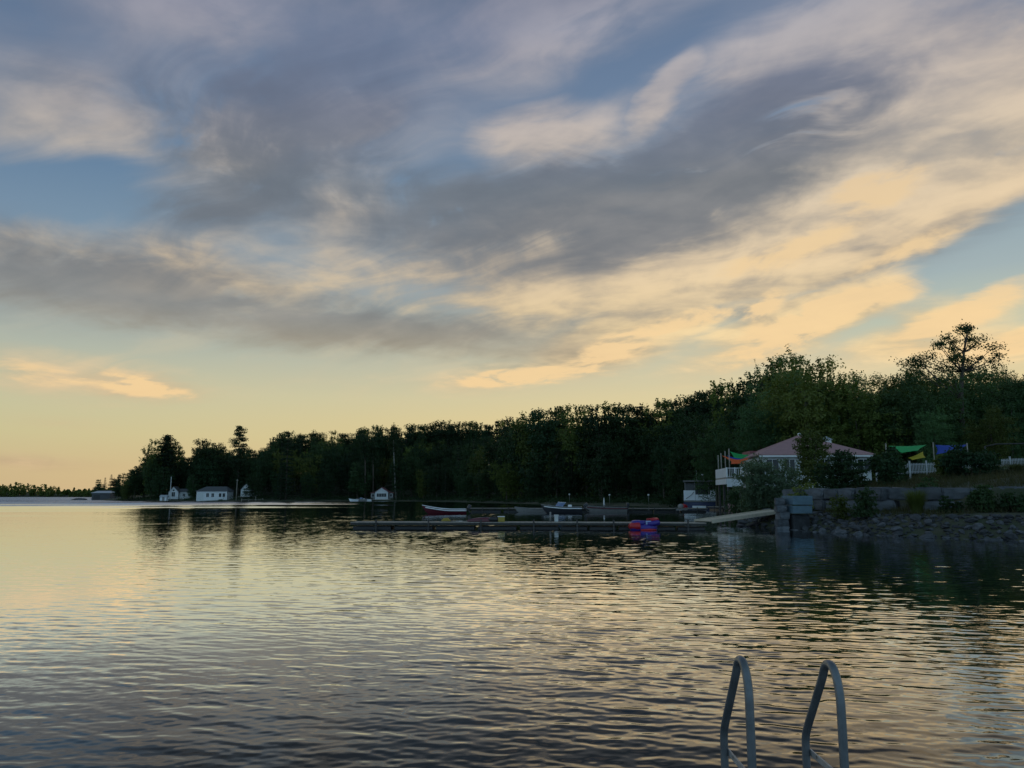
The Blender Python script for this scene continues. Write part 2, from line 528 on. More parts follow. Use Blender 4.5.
def leaves(name, rng, centres, size, material, up=0.5, out=None, aspect=0.6):
    """A mesh of small leaf blades, one at each centre."""
    n = len(centres)
    nrm = rng.normal(size=(n, 3))
    nrm[:, 2] += up
    if out is not None:
        nrm += out
    nrm /= np.linalg.norm(nrm, axis=1, keepdims=True) + 1e-9
    t = np.cross(nrm, rng.normal(size=(n, 3)))
    t /= np.linalg.norm(t, axis=1, keepdims=True) + 1e-9
    b = np.cross(nrm, t)
    s = np.asarray(size) * rng.uniform(0.6, 1.3, n)
    s = s[:, None]
    v = np.stack([centres - t * s * 0.6, centres + b * s * 0.6 * aspect, centres + t * s * 0.6, centres - b * s * 0.6 * aspect], 1).reshape(-1, 3)
    f = np.arange(4 * n).reshape(n, 4)
    return mesh_np(name, v, f, material)

# ------------------------------------------------------------------ the land
SHORE = [(gx(112, 350), 352), (gx(118, 343), 343), (gx(135, 335), 335), (gx(160, 325), 325), (gx(200, 318), 318), (gx(260, 312), 312), (gx(330, 318), 318), (gx(370, 322), 322),
         (gx(410, 316), 316), (gx(450, 290), 290), (gx(500, 235), 235), (gx(560, 195), 195), (gx(620, 178), 178), (gx(668, 162), 162), (gx(690, 146), 146),
         (gx(716, 138), 138), (gx(726, 115), 115), (gx(738, 92), 92), (gx(735, 70), 70), (gx(737, 59), 59), (gx(750, 55.5), 55.5), (gx(782, 53), 53), (gx(800, 51), 51), (gx(815, 49.5), 49.5), (gx(850, 45.5), 45.5),
         (gx(900, 43), 43), (gx(950, 41), 41), (gx(1024, 39), 39), (gx(1150, 36), 36), (60, 33), (120, 36), (600, 40), (900, 1200), (-320, 1200), (gx(100, 420), 420)]
MID = [(gx(89, 600), 600), (gx(100, 590), 590), (gx(128, 585), 585), (gx(180, 640), 640), (gx(120, 720), 720), (gx(92, 690), 690)]
FAR = [(-2600, 1500), (-1300, 1500), (-1100, 1490), (-900, 1500), (-700, 1530), (-300, 1600), (-300, 2600), (-2600, 2600)]
ISLET = [(gx(69, 430), 430), (gx(78, 428), 428), (gx(89, 430), 430), (gx(86, 436), 436), (gx(72, 436), 436)]


def sdist(poly, X, Y):
    """Signed distance to a shoreline, positive on land."""
    d = np.full(X.shape, 1e9)
    inside = np.zeros(X.shape, bool)
    n = len(poly)
    for i in range(n):
        (x0, y0), (x1, y1) = poly[i], poly[(i + 1) % n]
        ex, ey = x1 - x0, y1 - y0
        t = np.clip(((X - x0) * ex + (Y - y0) * ey) / (ex * ex + ey * ey), 0, 1)
        d = np.minimum(d, np.hypot(X - x0 - t * ex, Y - y0 - t * ey))
        if y0 != y1:
            c = ((y0 > Y) != (y1 > Y)) & (X < ex * (Y - y0) / ey + x0)
            inside ^= c
    return np.where(inside, d, -d)


def sstep(a, b, x):
    t = np.clip((x - a) / (b - a), 0, 1)
    return t * t * (3 - 2 * t)


def lump(X, Y, s, seed):
    """Smooth uneven ground: a few crossing swells."""
    r = np.random.default_rng(seed)
    z = np.zeros(np.shape(X))
    for k in range(7):
        a = r.uniform(0, 2 * PI)
        f = 2 * PI / (s * r.uniform(0.5, 1.6))
        z = z + np.sin((np.cos(a) * X + np.sin(a) * Y) * f + r.uniform(0, 6.28))
    return z / 7


def height(X, Y):
    X, Y = np.asarray(X, float), np.asarray(Y, float)
    d = sdist(SHORE, X, Y)
    near = np.interp(d, [-8, -3, 0, 0.7, 2.2, 3.2, 6.0, 7.0, 7.7, 9.5, 20, 34, 60, 90, 140, 260, 500], [-3, -1.3, -0.06, 0.3, 0.95, 1.15, 1.3, 1.35, 2.62, 2.85, 4.2, 5.0, 6.5, 9, 12.5, 19, 24])
    bay = np.interp(d, [-8, -3, 0, 1.5, 6, 16, 30, 60, 100, 200, 350, 600], [-3, -1.3, -0.06, 0.5, 0.8, 1.6, 4.5, 10.5, 15, 21, 25, 27])
    w = sstep(10, 16, X) * (1 - sstep(62, 90, Y - 0.55 * np.maximum(X - 20, 0)))
    z = bay * (1 - w) + near * w
    z = z + lump(X, Y, 26, 3) * np.clip(d, 0, 40) / 40 * 0.8 + lump(X, Y, 4, 4) * np.clip(d, 0, 5) / 5 * 0.10 * (d > 0)
    for poly, hh, ww in ((MID, 4.0, 40.0), (FAR, 14.0, 250.0), (ISLET, 1.0, 4.0)):
        e = sdist(poly, X, Y)
        z = np.maximum(z, np.where(e > 0, hh * (1 - np.exp(-e / ww * 2.0)), np.maximum(-3, e * 0.3)))
    return z


def ground(x, y):
    return float(height(np.array([x]), np.array([y]))[0])


gX = np.concatenate([np.arange(-2600, -700, 60), np.arange(-700, -215, 12), np.arange(-215, 6, 3.0), np.arange(6, 46, 0.45), np.arange(46, 90, 2.0), np.geomspace(92, 900, 24)])
gY = np.concatenate([[-60, -20, 10, 26], np.arange(32, 80, 0.45), np.arange(80, 130, 1.2), np.arange(130, 440, 2.5), np.arange(440, 740, 10), np.arange(740, 1480, 60), np.arange(1480, 1640, 12), np.arange(1640, 2600, 120)])
GX, GY = np.meshgrid(gX, gY)
GZ = height(GX, GY)
nx, ny = len(gX), len(gY)
idx = np.arange(nx * ny).reshape(ny, nx)
fc = np.stack([idx[:-1, :-1], idx[:-1, 1:], idx[1:, 1:], idx[1:, :-1]], -1).reshape(-1, 4)
m_ground = bpy.data.materials.new('shore_ground')
m_ground.use_nodes = True
T = NT(m_ground.node_tree)
bs = m_ground.node_tree.nodes['Principled BSDF']
tc = T.n('ShaderNodeTexCoord').outputs['Object']
n1 = T.noise(tc, 0.35, 6, 0.62)
n2 = T.noise(tc, 3.0, 5, 0.6)
c = T.mix(T.mapr(n1, 0.4, 0.62), (0.035, 0.048, 0.020, 1), (0.065, 0.062, 0.034, 1))
c = T.mix(T.mapr(n2, 0.45, 0.7, 0, 0.5), c, (0.08, 0.078, 0.07, 1))
T.link(c, bs.inputs['Base Color'])
bs.inputs['Roughness'].default_value = 0.95
bp = T.n('ShaderNodeBump')
bp.inputs['Strength'].default_value = 0.7
bp.inputs['Distance'].default_value = 0.12
T.link(T.noise(tc, 5.0, 6, 0.65), bp.inputs['Height'])
T.link(bp.outputs[0], bs.inputs['Normal'])
tag(link('ground', mesh_np('ground', np.stack([GX.ravel(), GY.ravel(), GZ.ravel()], 1), fc, m_ground, True)), kind='structure')

# ------------------------------------------------------------------ the lake
rngw = np.random.default_rng(12)
rr = [2.0]
while rr[-1] < 140:
    r = rr[-1]
    rr.append(r + (0.30 if r < 5.5 else min(0.020 + 0.0015 * (r - 6), 0.09)))
rr = np.array(rr)
rr = np.concatenate([rr, np.geomspace(141, 7000, 70)])
aa = np.concatenate([np.linspace(-PI, -0.72, 40)[:-1], np.linspace(-0.72, 0.72, 760), np.linspace(0.72, PI, 40)[1:]])
RR, AA = np.meshgrid(rr, aa, indexing='ij')
WX, WY = (RR * np.sin(AA)).astype(np.float32), (RR * np.cos(AA)).astype(np.float32)
step = np.gradient(rr)[:, None]
fade = (1 - sstep(115, 139, RR)) * (1 - sstep(0.68, 0.715, np.abs(AA))) * sstep(2.0, 5.0, RR)
WZ = np.zeros(RR.shape, np.float32)
patch = 0.85 + 0.5 * lump(WX, WY * 1.0, 17, 21) + 0.5 * lump(WX, WY, 6, 22)
# the sheltered water off the open lake lies calmer than the water before the docks
patch = np.clip(patch, 0.35, 1.6) * (0.55 + 0.45 * sstep(-0.55, -0.05, AA + 0.0 * RR))
NW = 90
lam = np.exp(rngw.uniform(math.log(0.085), math.log(1.1), NW))
for L in lam:
    th = rngw.normal(0.10, 0.46)
    slope = SLOPE * math.sqrt(2.0 / NW) * (1.3 if 0.10 < L < 0.40 else 0.55)
    amp = slope * L / (2 * PI)
    k = 2 * PI / L
    w = np.clip((L / step - 3.0) / 3.0, 0, 1)
    ph = k * (math.sin(th) * WX + math.cos(th) * WY) + rngw.uniform(0, 6.28)
    WZ += (amp * w * np.sin(ph)).astype(np.float32)
WZ = WZ * (fade * patch)
nr, na = RR.shape
idx = np.arange(nr * na).reshape(nr, na)
fc = np.stack([idx[:-1, :-1], idx[:-1, 1:], idx[1:, 1:], idx[1:, :-1]], -1).reshape(-1, 4)
m_water = bpy.data.materials.new('lake_water')
m_water.use_nodes = True
T = NT(m_water.node_tree)
bs = m_water.node_tree.nodes['Principled BSDF']
geo = T.n('ShaderNodeNewGeometry')
pos = geo.outputs['Position']
mp = T.n('ShaderNodeMapping', vector_type='POINT')
T.link(pos, mp.inputs[0])
mp.inputs['Scale'].default_value = (0.55, 1.0, 1.0)
sp = T.n('ShaderNodeSeparateXYZ')
T.link(pos, sp.inputs[0])
rip = T.vm('SUBTRACT', T.noise(mp.outputs[0], 9.0, 4, 0.65, col=True), (0.5, 0.5, 0.5))
chop = T.vm('SUBTRACT', T.noise(mp.outputs[0], 1.6, 4, 0.6, col=True), (0.5, 0.5, 0.5))
gust = T.noise(T.vm('MULTIPLY', pos, (0.011, 0.045, 0.0)), 1.0, 4, 0.55)
far = T.mapr(T.m('MULTIPLY_ADD', T.m('SUBTRACT', gust, 0.5), 420.0, sp.outputs[1]), 90, 290, 0.0, 1.0, smooth=True)
# the breeze ruffles the open lake, less so the bay before the woods
far = T.m('MULTIPLY', far, T.mapr(sp.outputs[0], -95, -25, 1.0, 0.12))
ruffle = T.mapr(T.noise(T.vm('MULTIPLY', pos, (0.012, 0.03, 0.0)), 1.0, 3, 0.5), 0.4, 0.62, 0.22, 0.5)
micro = T.mapr(T.noise(T.vm('MULTIPLY', pos, (0.16, 0.28, 0.0)), 1.0, 3, 0.5), 0.4, 0.65, MICRO * 0.35, MICRO * 1.3)
off = T.vm('ADD', T.vm('SCALE', rip, scale=micro), T.vm('SCALE', chop, scale=T.m('MULTIPLY', far, ruffle)))
# added fixed tilt of normals towards the camera side, so water reflects higher sky
water_tilt = (-0.10, -0.99, 0.0)
off = T.vm('ADD', off, T.vm('SCALE', water_tilt, scale=T.m('MULTIPLY', far, T.mapr(ruffle, 0.22, 0.5, 0.21, 0.31))))
off = T.vm('ADD', off, T.vm('SCALE', water_tilt, scale=0.012))
off = T.vm('MULTIPLY', off, (1, 1, 0))
nn = T.vm('NORMALIZE', T.vm('ADD', geo.outputs['Normal'], off))
m_water.node_tree.nodes.remove(bs)
fres = T.n('ShaderNodeFresnel')
fres.inputs['IOR'].default_value = 1.333
T.link(nn, fres.inputs['Normal'])
gl = T.n('ShaderNodeBsdfGlossy')
gl.inputs['Color'].default_value = (0.96, 0.98, 1.0, 1)
gl.inputs['Roughness'].default_value = 0.03
T.link(nn, gl.inputs['Normal'])
deep = T.n('ShaderNodeBsdfDiffuse')
deep.inputs['Color'].default_value = (0.014, 0.018, 0.018, 1)
mxw = T.n('ShaderNodeMixShader')
T.link(T.mapr(fres.outputs[0], 0.13, 0.41, 0.06, 0.94), mxw.inputs[0])
T.link(deep.outputs[0], mxw.inputs[1])
T.link(gl.outputs[0], mxw.inputs[2])
T.link(mxw.outputs[0], m_water.node_tree.nodes['Material Output'].inputs['Surface'])
tag(link('lake_water', mesh_np('lake_water', np.stack([WX.ravel(), WY.ravel(), WZ.ravel()], 1), fc, m_water, True)), kind='structure')

# ------------------------------------------------------------------ trees


def lobed_cloud(rng, n, R, z0, z1, lobes, low=0.0):
    """Leaf positions in a crown of uneven lobes, and the lobe centres."""
    zc, hz = (z0 + z1) / 2, (z1 - z0) / 2
    cs, rs = [], []
    for k in range(lobes):
        v = rng.normal(size=3)
        v /= np.linalg.norm(v)
        v *= rng.uniform(0.35, 0.78)
        v[2] = v[2] * 0.95 + 0.06
        cs.append(v)
        rs.append(rng.uniform(0.24, 0.42))
    cs.append(np.array([0, 0, 0.0]))
    rs.append(0.5)
    cs, rs = np.array(cs), np.array(rs)
    w = rs ** 2
    pick = rng.choice(len(cs), n, p=w / w.sum())
    d = rng.normal(size=(n, 3))
    d[:, 2] += 0.25
    d /= np.linalg.norm(d, axis=1, keepdims=True)
    rad = rs[pick] * (0.60 + 0.40 * rng.uniform(0, 1, n) ** 0.8)
    # twig clumps make the outline uneven
    d2 = d + 0.28 * np.sin(d * 9 + pick[:, None] * 2.1)
    p = cs[pick] + d2 * rad[:, None]
    p[:, 2] = -1 + 2 * (p[:, 2] - np.percentile(p[:, 2], 1)) / (np.percentile(p[:, 2], 99.3) - np.percentile(p[:, 2], 1))
    p[:, :2] /= np.percentile(np.hypot(p[:, 0], p[:, 1]), 96)
    p = p * np.array([R, R, hz]) + np.array([0, 0, zc])
    return p, d, cs * np.array([R, R, hz]) + np.array([0, 0, zc])


def crowded(p, cell, least):
    """Which leaves have enough others close by: a twig never carries one leaf alone."""
    k = np.floor(p / cell).astype(np.int64)
    k = (k[:, 0] * 73856093) ^ (k[:, 1] * 19349663) ^ (k[:, 2] * 83492791)
    _u, inv, cnt = np.unique(k, return_inverse=True, return_counts=True)
    return cnt[inv] >= least


def broadleaf_meshes(seed, H, R, z0, n, leaf, lobes, material, bark, trunk_r):
    rng = np.random.default_rng(seed)
    p, d, cs = lobed_cloud(rng, n, R, z0, H, lobes)
    keep = p[:, 2] > 0.3
    keep &= crowded(p, leaf * 3.2, 4)
    crown = leaves('tree_crown', rng, p[keep], leaf, material, 0.45, d[keep] * 1.5)
    mb = MB()
    top = Vector((rng.normal() * 0.3, rng.normal() * 0.3, H * 0.78))
    bend = Vector((rng.normal() * 0.35, rng.normal() * 0.35, H * 0.4))
    mb.tube([(0, 0, -0.6), (0, 0, 0.3), bend, top], [trunk_r * 1.35, trunk_r, trunk_r * 0.62, trunk_r * 0.2], 8)
    for c in cs[:-1][:9]:
        z = max(z0 * 0.7, c[2] - np.hypot(c[0], c[1]) * 0.9 - 0.5)
        f = min(max(z / (H * 0.78), 0.1), 0.9)
        a = Vector((0, 0, 0.3)).lerp(bend, min(1, f * 2)) if f < 0.5 else bend.lerp(top, f * 2 - 1)
        mid = a.lerp(Vector(c), 0.55) + Vector((0, 0, 0.3))
        mb.tube([a, mid, Vector(c)], [trunk_r * 0.36, trunk_r * 0.22, trunk_r * 0.06], 5)
    t = mb.build('tree_trunk', bark)
    me = t.data
    bpy.data.objects.remove(t)
    return crown, me


def conifer_meshes(seed, H, R, z0, n, leaf, material, bark, trunk_r, tiers, pine=False):
    rng = np.random.default_rng(seed)
    mb = MB()
    mb.tube([(0, 0, -0.6), (0, 0, H * 0.5), (rng.normal() * 0.15, rng.normal() * 0.15, H * 0.99)], [trunk_r * 1.2, trunk_r * 0.65, 0.03], 7)
    pts, outs = [], []
    per = n // (tiers * 6)
    for k in range(tiers):
        f = (k + rng.uniform(0.0, 0.6)) / tiers
        z = z0 + (H - z0) * f
        prof = (1 - f) ** 0.8 if not pine else (math.sin(PI * (0.12 + 0.85 * f)) ** 0.7) * (1.05 - 0.35 * f)
        L0 = R * prof
        nb = 6
        a0 = rng.uniform(0, 6.28)
        for j in range(nb):
            if pine and rng.uniform() < 0.22:
                continue
            a = a0 + 2 * PI * j / nb + rng.normal() * 0.25
            L = max(0.35, L0 * rng.uniform(0.6, 1.12))
            rise = 0.22 if pine else -0.12
            tip = Vector((math.cos(a) * L, math.sin(a) * L, z + rise * L))
            mb.tube([(0, 0, z), tip], [max(0.02, trunk_r * 0.16), 0.012], 4)
            u = rng.uniform(0.45 if pine else 0.12, 1.05, per)[:, None]
            base = np.array([0, 0, z])
            q = base + (np.array(tip) - base) * u
            spread = (0.30 if pine else 0.26) * L * (0.45 + 0.7 * u)
            q = q + rng.normal(size=(per, 3)) * np.array([1, 1, 0.42]) * spread * 0.55
            pts.append(q)
            outs.append(np.repeat(np.array([[math.cos(a), math.sin(a), 0.0]]) * 0.3, per, 0))
    pts = np.concatenate(pts)
    crown = leaves('tree_crown', rng, pts, leaf, material, 0.9, np.concatenate(outs), 0.4)
    t = mb.build('tree_trunk', bark)
    me = t.data
    bpy.data.objects.remove(t)
    return crown, me


def pine_meshes(seed, H, R, z0, n, leaf, material, bark, trunk_r, tufts):
    """A white pine: level, uneven tufts of needles on bare limbs."""
    rng = np.random.default_rng(seed)
    mb = MB()
    mb.tube([(0, 0, -0.6), (0.1, 0, H * 0.5), (rng.normal() * 0.2, 0, H * 0.98)], [trunk_r * 1.2, trunk_r * 0.7, 0.04], 7)
    pts = []
    for k in range(tufts):
        f = (k + rng.uniform(0, 1)) / tufts
        z = z0 + (H - z0) * f ** 0.9
        a = k * 2.4 + rng.normal() * 0.5
        L = R * (1 - 0.72 * f ** 1.5) * rng.uniform(0.35, 1.0) if f < 0.93 else 0.2
        c = np.array([math.cos(a) * L, math.sin(a) * L, z + 0.18 * L])
        mb.tube([(0, 0, z - 0.15 * L), tuple(c)], [trunk_r * 0.2, 0.03], 4)
        s = rng.uniform(0.75, 1.3) * (1.25 - 0.45 * f)
        m_ = int(n / tufts * s)
        q = rng.normal(size=(m_, 3)) * np.array([0.75, 0.75, 0.26]) * s
        pts.append(q + c * np.array([1, 1, 1]))
        q = rng.normal(size=(m_ // 2, 3)) * np.array([0.5, 0.5, 0.2]) * s
        pts.append(q + c * np.array([0.55, 0.55, 1]) - np.array([0, 0, 0.08 * L]))
    crown = leaves('tree_crown', rng, np.concatenate(pts), leaf, material, 0.9, None, 0.45)
    t = mb.build('tree_trunk', bark)
    me = t.data
    bpy.data.objects.remove(t)
    return crown, me


BROAD = [  # (crown, trunk, height, radius)
]
for sd, H, R, z0, n, lf, lob, mk in [
    (1, 16, 4.6, 2.2, 10920, 0.35, 12, 'leaf'), (2, 17, 4.0, 2.0, 10080, 0.34, 11, 'leaf'), (3, 15, 5.0, 1.6, 11760, 0.36, 14, 'leaf'),
    (4, 18, 4.4, 2.8, 10920, 0.34, 13, 'leaf'), (5, 14, 4.4, 1.4, 10080, 0.32, 12, 'leaf_warm'), (6, 16, 4.2, 2.0, 10500, 0.34, 15, 'leaf')]:
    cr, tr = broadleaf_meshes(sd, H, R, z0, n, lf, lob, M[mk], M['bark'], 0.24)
    BROAD.append((cr, tr, H, R))
CONIF = []
for sd, H, R, z0, n, lf, ti in [(11, 17, 3.0, 1.5, 4200, 0.42, 17), (12, 15, 2.5, 1.0, 3600, 0.40, 16), (13, 18, 3.3, 3.0, 4200, 0.44, 15)]:
    cr, tr = conifer_meshes(sd, H, R, z0, n, lf, M['needle'], M['bark'], 0.22, ti)
    CONIF.append((cr, tr, H, R))
PINE = pine_meshes(21, 26, 4.4, 9.5, 3600, 0.5, M['needle'], M['bark'], 0.34, 34) + (26, 4.4)
PINE2 = pine_meshes(25, 24, 5.0, 4.0, 6000, 0.5, M['needle'], M['bark'], 0.34, 60) + (24, 5.0)
FINE = []  # finer leaves for the trees that stand close
for sd, H, R, z0, n, lf, lob, mk in [(31, 15, 4.4, 1.8, 22000, 0.21, 17, 'leaf_near'), (32, 14, 4.6, 1.2, 22000, 0.21, 19, 'leaf_near'), (33, 16, 4.2, 2.0, 22000, 0.21, 18, 'leaf_near'), (34, 13, 4.2, 1.0, 19000, 0.21, 17, 'leaf_warm')]:
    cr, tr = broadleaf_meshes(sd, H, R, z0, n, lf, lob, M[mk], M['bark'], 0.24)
    FINE.append((cr, tr, H, R))


def plant_tree(kind, x, y, h, rz, label, group, name='broadleaf_tree', z=None, wide=1.0):
    cr, tr, H, R = kind
    s = h / H
    t = thing(name, label, 'tree', (x, y, ground(x, y) if z is None else z), rz, group)
    t.scale = (s * wide, s * wide, s)
    link('crown', cr, t)
    link('trunk', tr, t)
    return t


SKY_X = [96, 113, 120, 128, 140, 150, 158, 165, 172, 178, 190, 200, 207, 215, 222, 228, 250, 262, 272, 283, 300, 318, 330, 345, 362, 380, 400, 420, 435, 460, 480, 500, 515, 522, 532, 545, 560, 577, 600, 620, 640, 650, 657, 670, 682, 695, 712, 727, 745, 762, 772, 780, 792, 812, 832, 847, 862, 882, 897, 930, 960, 1000, 1024, 1200]
SKY_Y = [494, 490, 482, 473, 465, 454, 444, 438, 442, 456, 456, 448, 442, 443, 450, 452, 449, 448, 440, 432, 433, 431, 438, 433, 427, 427, 428, 426, 424, 422, 424, 422, 419, 420, 415, 412, 408, 405, 408, 407, 408, 409, 403, 400, 396, 392, 387, 380, 381, 381, 373, 364, 357, 353, 360, 369, 370, 371, 368, 367, 366, 364, 365, 362]


def skyline(px):
    return float(np.interp(px, SKY_X, SKY_Y))


def to_px(x, y, z):
    yy = y * CP + (z - CAM_H) * SP
    zz_ = (z - CAM_H) * CP - y * SP
    return 512 + FPX * x / yy, 384 - FPX * zz_ / yy


ZONE = [(330, 'dark broadleaf tree on the wooded point behind the white cottages', 'trees on the wooded point',
         'dark pointed spruce on the wooded point behind the white cottages', 'spruces on the wooded point'),
        (515, 'dark broadleaf tree in the woods around the small white lakeside cabin', 'trees around the small cabin',
         'dark pointed spruce in the woods around the small white lakeside cabin', 'spruces around the small cabin'),
        (715, 'dark broadleaf tree on the wooded slope behind the moored boats', 'trees behind the moored boats',
         'dark pointed spruce on the wooded slope behind the moored boats', 'spruces behind the moored boats'),
        (2000, 'dark broadleaf tree on the wooded hill behind the red-roofed house', 'trees on the hill behind the house',
         'dark pointed spruce on the wooded hill behind the red-roofed house', 'spruces on the hill behind the house')]

# keep-clear places: the cottages, the house and its terrace, the lawn before it (x, y, radius)
CLEAR = [(gx(178, 330), 332, 7), (gx(176, 328), 326, 6), (gx(214, 322), 324, 10), (gx(248, 322), 322, 5), (gx(382, 327), 328, 8), (gx(382, 327), 322, 6),
         (gx(806, 92), 92, 12.5), (gx(735, 86), 90, 9), (gx(790, 75), 75, 10), (gx(735, 110), 110, 7), (gx(700, 140), 140, 6),
         (gx(920, 72), 72, 12), (gx(985, 70), 70, 12), (gx(1040, 66), 66, 14), (gx(850, 78), 78, 10)]
rng = np.random.default_rng(5)
cand = []
for _ in range(9000):
    Y = rng.uniform(58, 420)
    px = rng.uniform(105, 1075)
    if rng.uniform() > (Y / 420) ** 0.8:
        continue
    cand.append((gx(px, Y), Y, px))
cand = [c for c in cand if True]
cx, cy = np.array([c[0] for c in cand]), np.array([c[1] for c in cand])
cd = sdist(SHORE, cx, cy)
cz = height(cx, cy)
order = np.argsort(cd + rng.uniform(0, 2, len(cd)))
placed = []
horizon = np.full(1400, 600.0)   # the highest tree top met so far, per column
order = [i for i in order if cd[i] > 2.0]
order.sort(key=lambda i: cy[i] + rng.uniform(0, 5))
count = 0
for i in order:
    x, y, px, z = cx[i], cy[i], cand[i][2], cz[i]
    dsh = cd[i]
    if px > 690 and y < 96:
        continue
    if any((x - a) ** 2 + (y - b) ** 2 < r * r for a, b, r in CLEAR):
        continue
    gap = 5.8 if y < 200 else 6.8
    if any((x - a) ** 2 + (y - b) ** 2 < gap * gap for a, b in placed):
        continue
    h = (rng.uniform(12.5, 19.5) if dsh > 8 else rng.uniform(8.5, 16)) * (1.1 if px < 600 else 1.0)
    top = z + h
    tx, ty = to_px(x, y, top)
    lim = skyline(tx) + rng.uniform(1.0, 4.0) + (8 if tx > 830 else 6 if tx > 685 else 0)
    half = max(3, int(3.2 * FPX / y))
    lo, hi = max(0, int(tx) - half), min(1399, int(tx) + half)
    lim = max(lim, max(skyline(tx - half * 0.6), skyline(tx + half * 0.6)) - (2 if half < 14 else 5))
    if ty < lim:
        h = CAM_H + ray(tx, lim)[1] * y - z
        if h < 7.5:
            continue
        ty = lim
    vis = horizon[lo:hi + 1] - ty
    if np.mean(np.maximum(vis, 0)) < (6.0 if y > 200 else 9.0):
        continue
    prof = 1 - 0.55 * (np.abs(np.arange(lo, hi + 1) - tx) / half) ** 2
    zb = to_px(x, y, z)[1]
    horizon[lo:hi + 1] = np.minimum(horizon[lo:hi + 1], zb - (zb - ty) * prof)
    placed.append((x, y))
    zn = next(q for q in ZONE if tx < q[0])
    con = rng.uniform() < (0.12 if px < 520 else 0.05)
    if con:
        k = CONIF[rng.integers(len(CONIF))]
        plant_tree(k, x, y, h, rng.uniform(0, 6.28), zn[3], zn[4], 'spruce_tree', z, rng.uniform(0.85, 1.1))
    else:
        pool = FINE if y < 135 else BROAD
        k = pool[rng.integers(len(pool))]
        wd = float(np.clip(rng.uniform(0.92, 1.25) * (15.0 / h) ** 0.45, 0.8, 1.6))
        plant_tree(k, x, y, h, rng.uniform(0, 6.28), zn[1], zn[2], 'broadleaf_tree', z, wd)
    count += 1
print('TREES', count)
# the crest of the wood, where the rows below leave the skyline too low
extra = 0
for _pass in range(3):
    for px in np.arange(126, 1060, 3.0):
        want = skyline(px) + (7 if px > 830 else 5 if px > 685 else 0)
        if horizon[int(px)] - want < (5 if px < 520 else 7):
            continue
        ys = np.arange(100 if px > 690 else 170, 400, 4.0)
        xs = np.array([gx(px, q) for q in ys])
        ds = sdist(SHORE, xs, ys)
        zs = height(xs, ys)
        tops = CAM_H + ray(px, want + rng.uniform(-1, 3))[1] * ys
        hs = tops - zs
        ok = (ds > 10) & (hs > 9) & (hs < 28)
        ok &= np.array([all((a - x) ** 2 + (b - y) ** 2 > 12 for a, b in placed) for x, y in zip(xs, ys)])
        ok &= np.array([all((a - x) ** 2 + (b - y) ** 2 > r * r for a, b, r in CLEAR) for x, y in zip(xs, ys)])
        if not ok.any():
            continue
        j = np.flatnonzero(ok)[np.argmin(np.abs(hs[ok] - 15))]
        x, y, z, h = xs[j], ys[j], zs[j], hs[j]
        half = max(3, int(4.8 * FPX / y))
        lo, hi = max(0, int(px) - half), min(1399, int(px) + half)
        horizon[lo:hi + 1] = np.minimum(horizon[lo:hi + 1], want + 0.35 * (480 - want) * (np.abs(np.arange(lo, hi + 1) - px) / half) ** 2)
        placed.append((x, y))
        zn = next(q for q in ZONE if px < q[0])
        pool = FINE if y < 135 else BROAD
        plant_tree(pool[rng.integers(len(pool))], x, y, h, rng.uniform(0, 6.28), zn[1], zn[2], 'broadleaf_tree', z, float(np.clip(1.18 * (15.0 / h) ** 0.4, 0.85, 1.5)))
        extra += 1
print('CREST', extra)

# single trees one can pick out
def stand(kind, px, top, Y, label, name, wide=1.0, rz=0.0, sink=0.0):
    x = gx(px, Y)
    z = ground(x, Y) - sink
    h = at(px, top, Y).z - z
    x = at(px, (top + 496) / 2, Y).x
    return plant_tree(kind, x, Y, h, rz, label, None, name, z, wide)


stand(PINE, 238, 427, 335, 'tall white pine with flat tufted boughs rising above the wooded point', 'pine_tree', 1.1, 0.6)
stand(PINE2, 166, 436, 340, 'bushy old pine with ragged crown, highest tree near the tip of the wooded point', 'pine_tree', 1.15, 2.1)
stand(BROAD[2], 209, 441, 338, 'round topped broadleaf tree between the ragged pine and the tall tufted pine', 'broadleaf_tree', 1.0, 1.0)
stand(FINE[1], 808, 360, 112, 'big dark maple towering behind the red-roofed house', 'broadleaf_tree', 1.0, 0.8)
stand(CONIF[0], 287, 430, 318, 'pointed spruce standing just above the treetops by the boathouse', 'spruce_tree', 1.0)
stand(CONIF[1], 497, 418, 300, 'slim spruce tip on the skyline above the red motorboat', 'spruce_tree', 0.9)
stand(BROAD[4], 127, 481, 340, 'small yellow-green tree at the tip of the wooded point', 'broadleaf_tree', 1.1)
stand(FINE[3], 992, 408, 88, 'pale green young tree behind the white picket fence', 'broadleaf_tree', 1.0, 2.0)
stand(FINE[0], 1012, 392, 96, 'dense dark tree rising behind the white picket fence', 'broadleaf_tree', 1.1, 4.0)
stand(FINE[2], 935, 410, 92, 'dark round tree behind the blue shade sail', 'broadleaf_tree', 0.95, 1.0)
stand(FINE[1], 880, 395, 104, 'wide dark tree behind the green shade sail', 'broadleaf_tree', 1.1, 3.0)
stand(FINE[3], 843, 408, 106, 'olive green tree just behind the rear of the red roof', 'broadleaf_tree', 1.0, 5.0)
stand(FINE[2], 760, 404, 106, 'dark leafy tree behind the front slope of the red roof', 'broadleaf_tree', 1.0, 0.3)
stand(FINE[0], 715, 425, 124, 'dark leafy tree just behind the balcony with the coloured sails', 'broadleaf_tree', 1.0, 2.3)

for k, (px, top, Y) in enumerate([(98, 480, 612), (104, 477, 620), (110, 474, 616), (116, 475, 622), (122, 473, 618), (128, 471, 630), (135, 472, 635)]):
    x = gx(px, Y)
    z = ground(x, Y)
    plant_tree(CONIF[k % 3] if k % 3 else BROAD[k % 5], x, Y, at(px, top, Y).z - z, k * 1.3, 'hazy dark tree on the further shore behind the grey boathouse', 'trees on the further shore', 'shore_tree', z, 1.15)

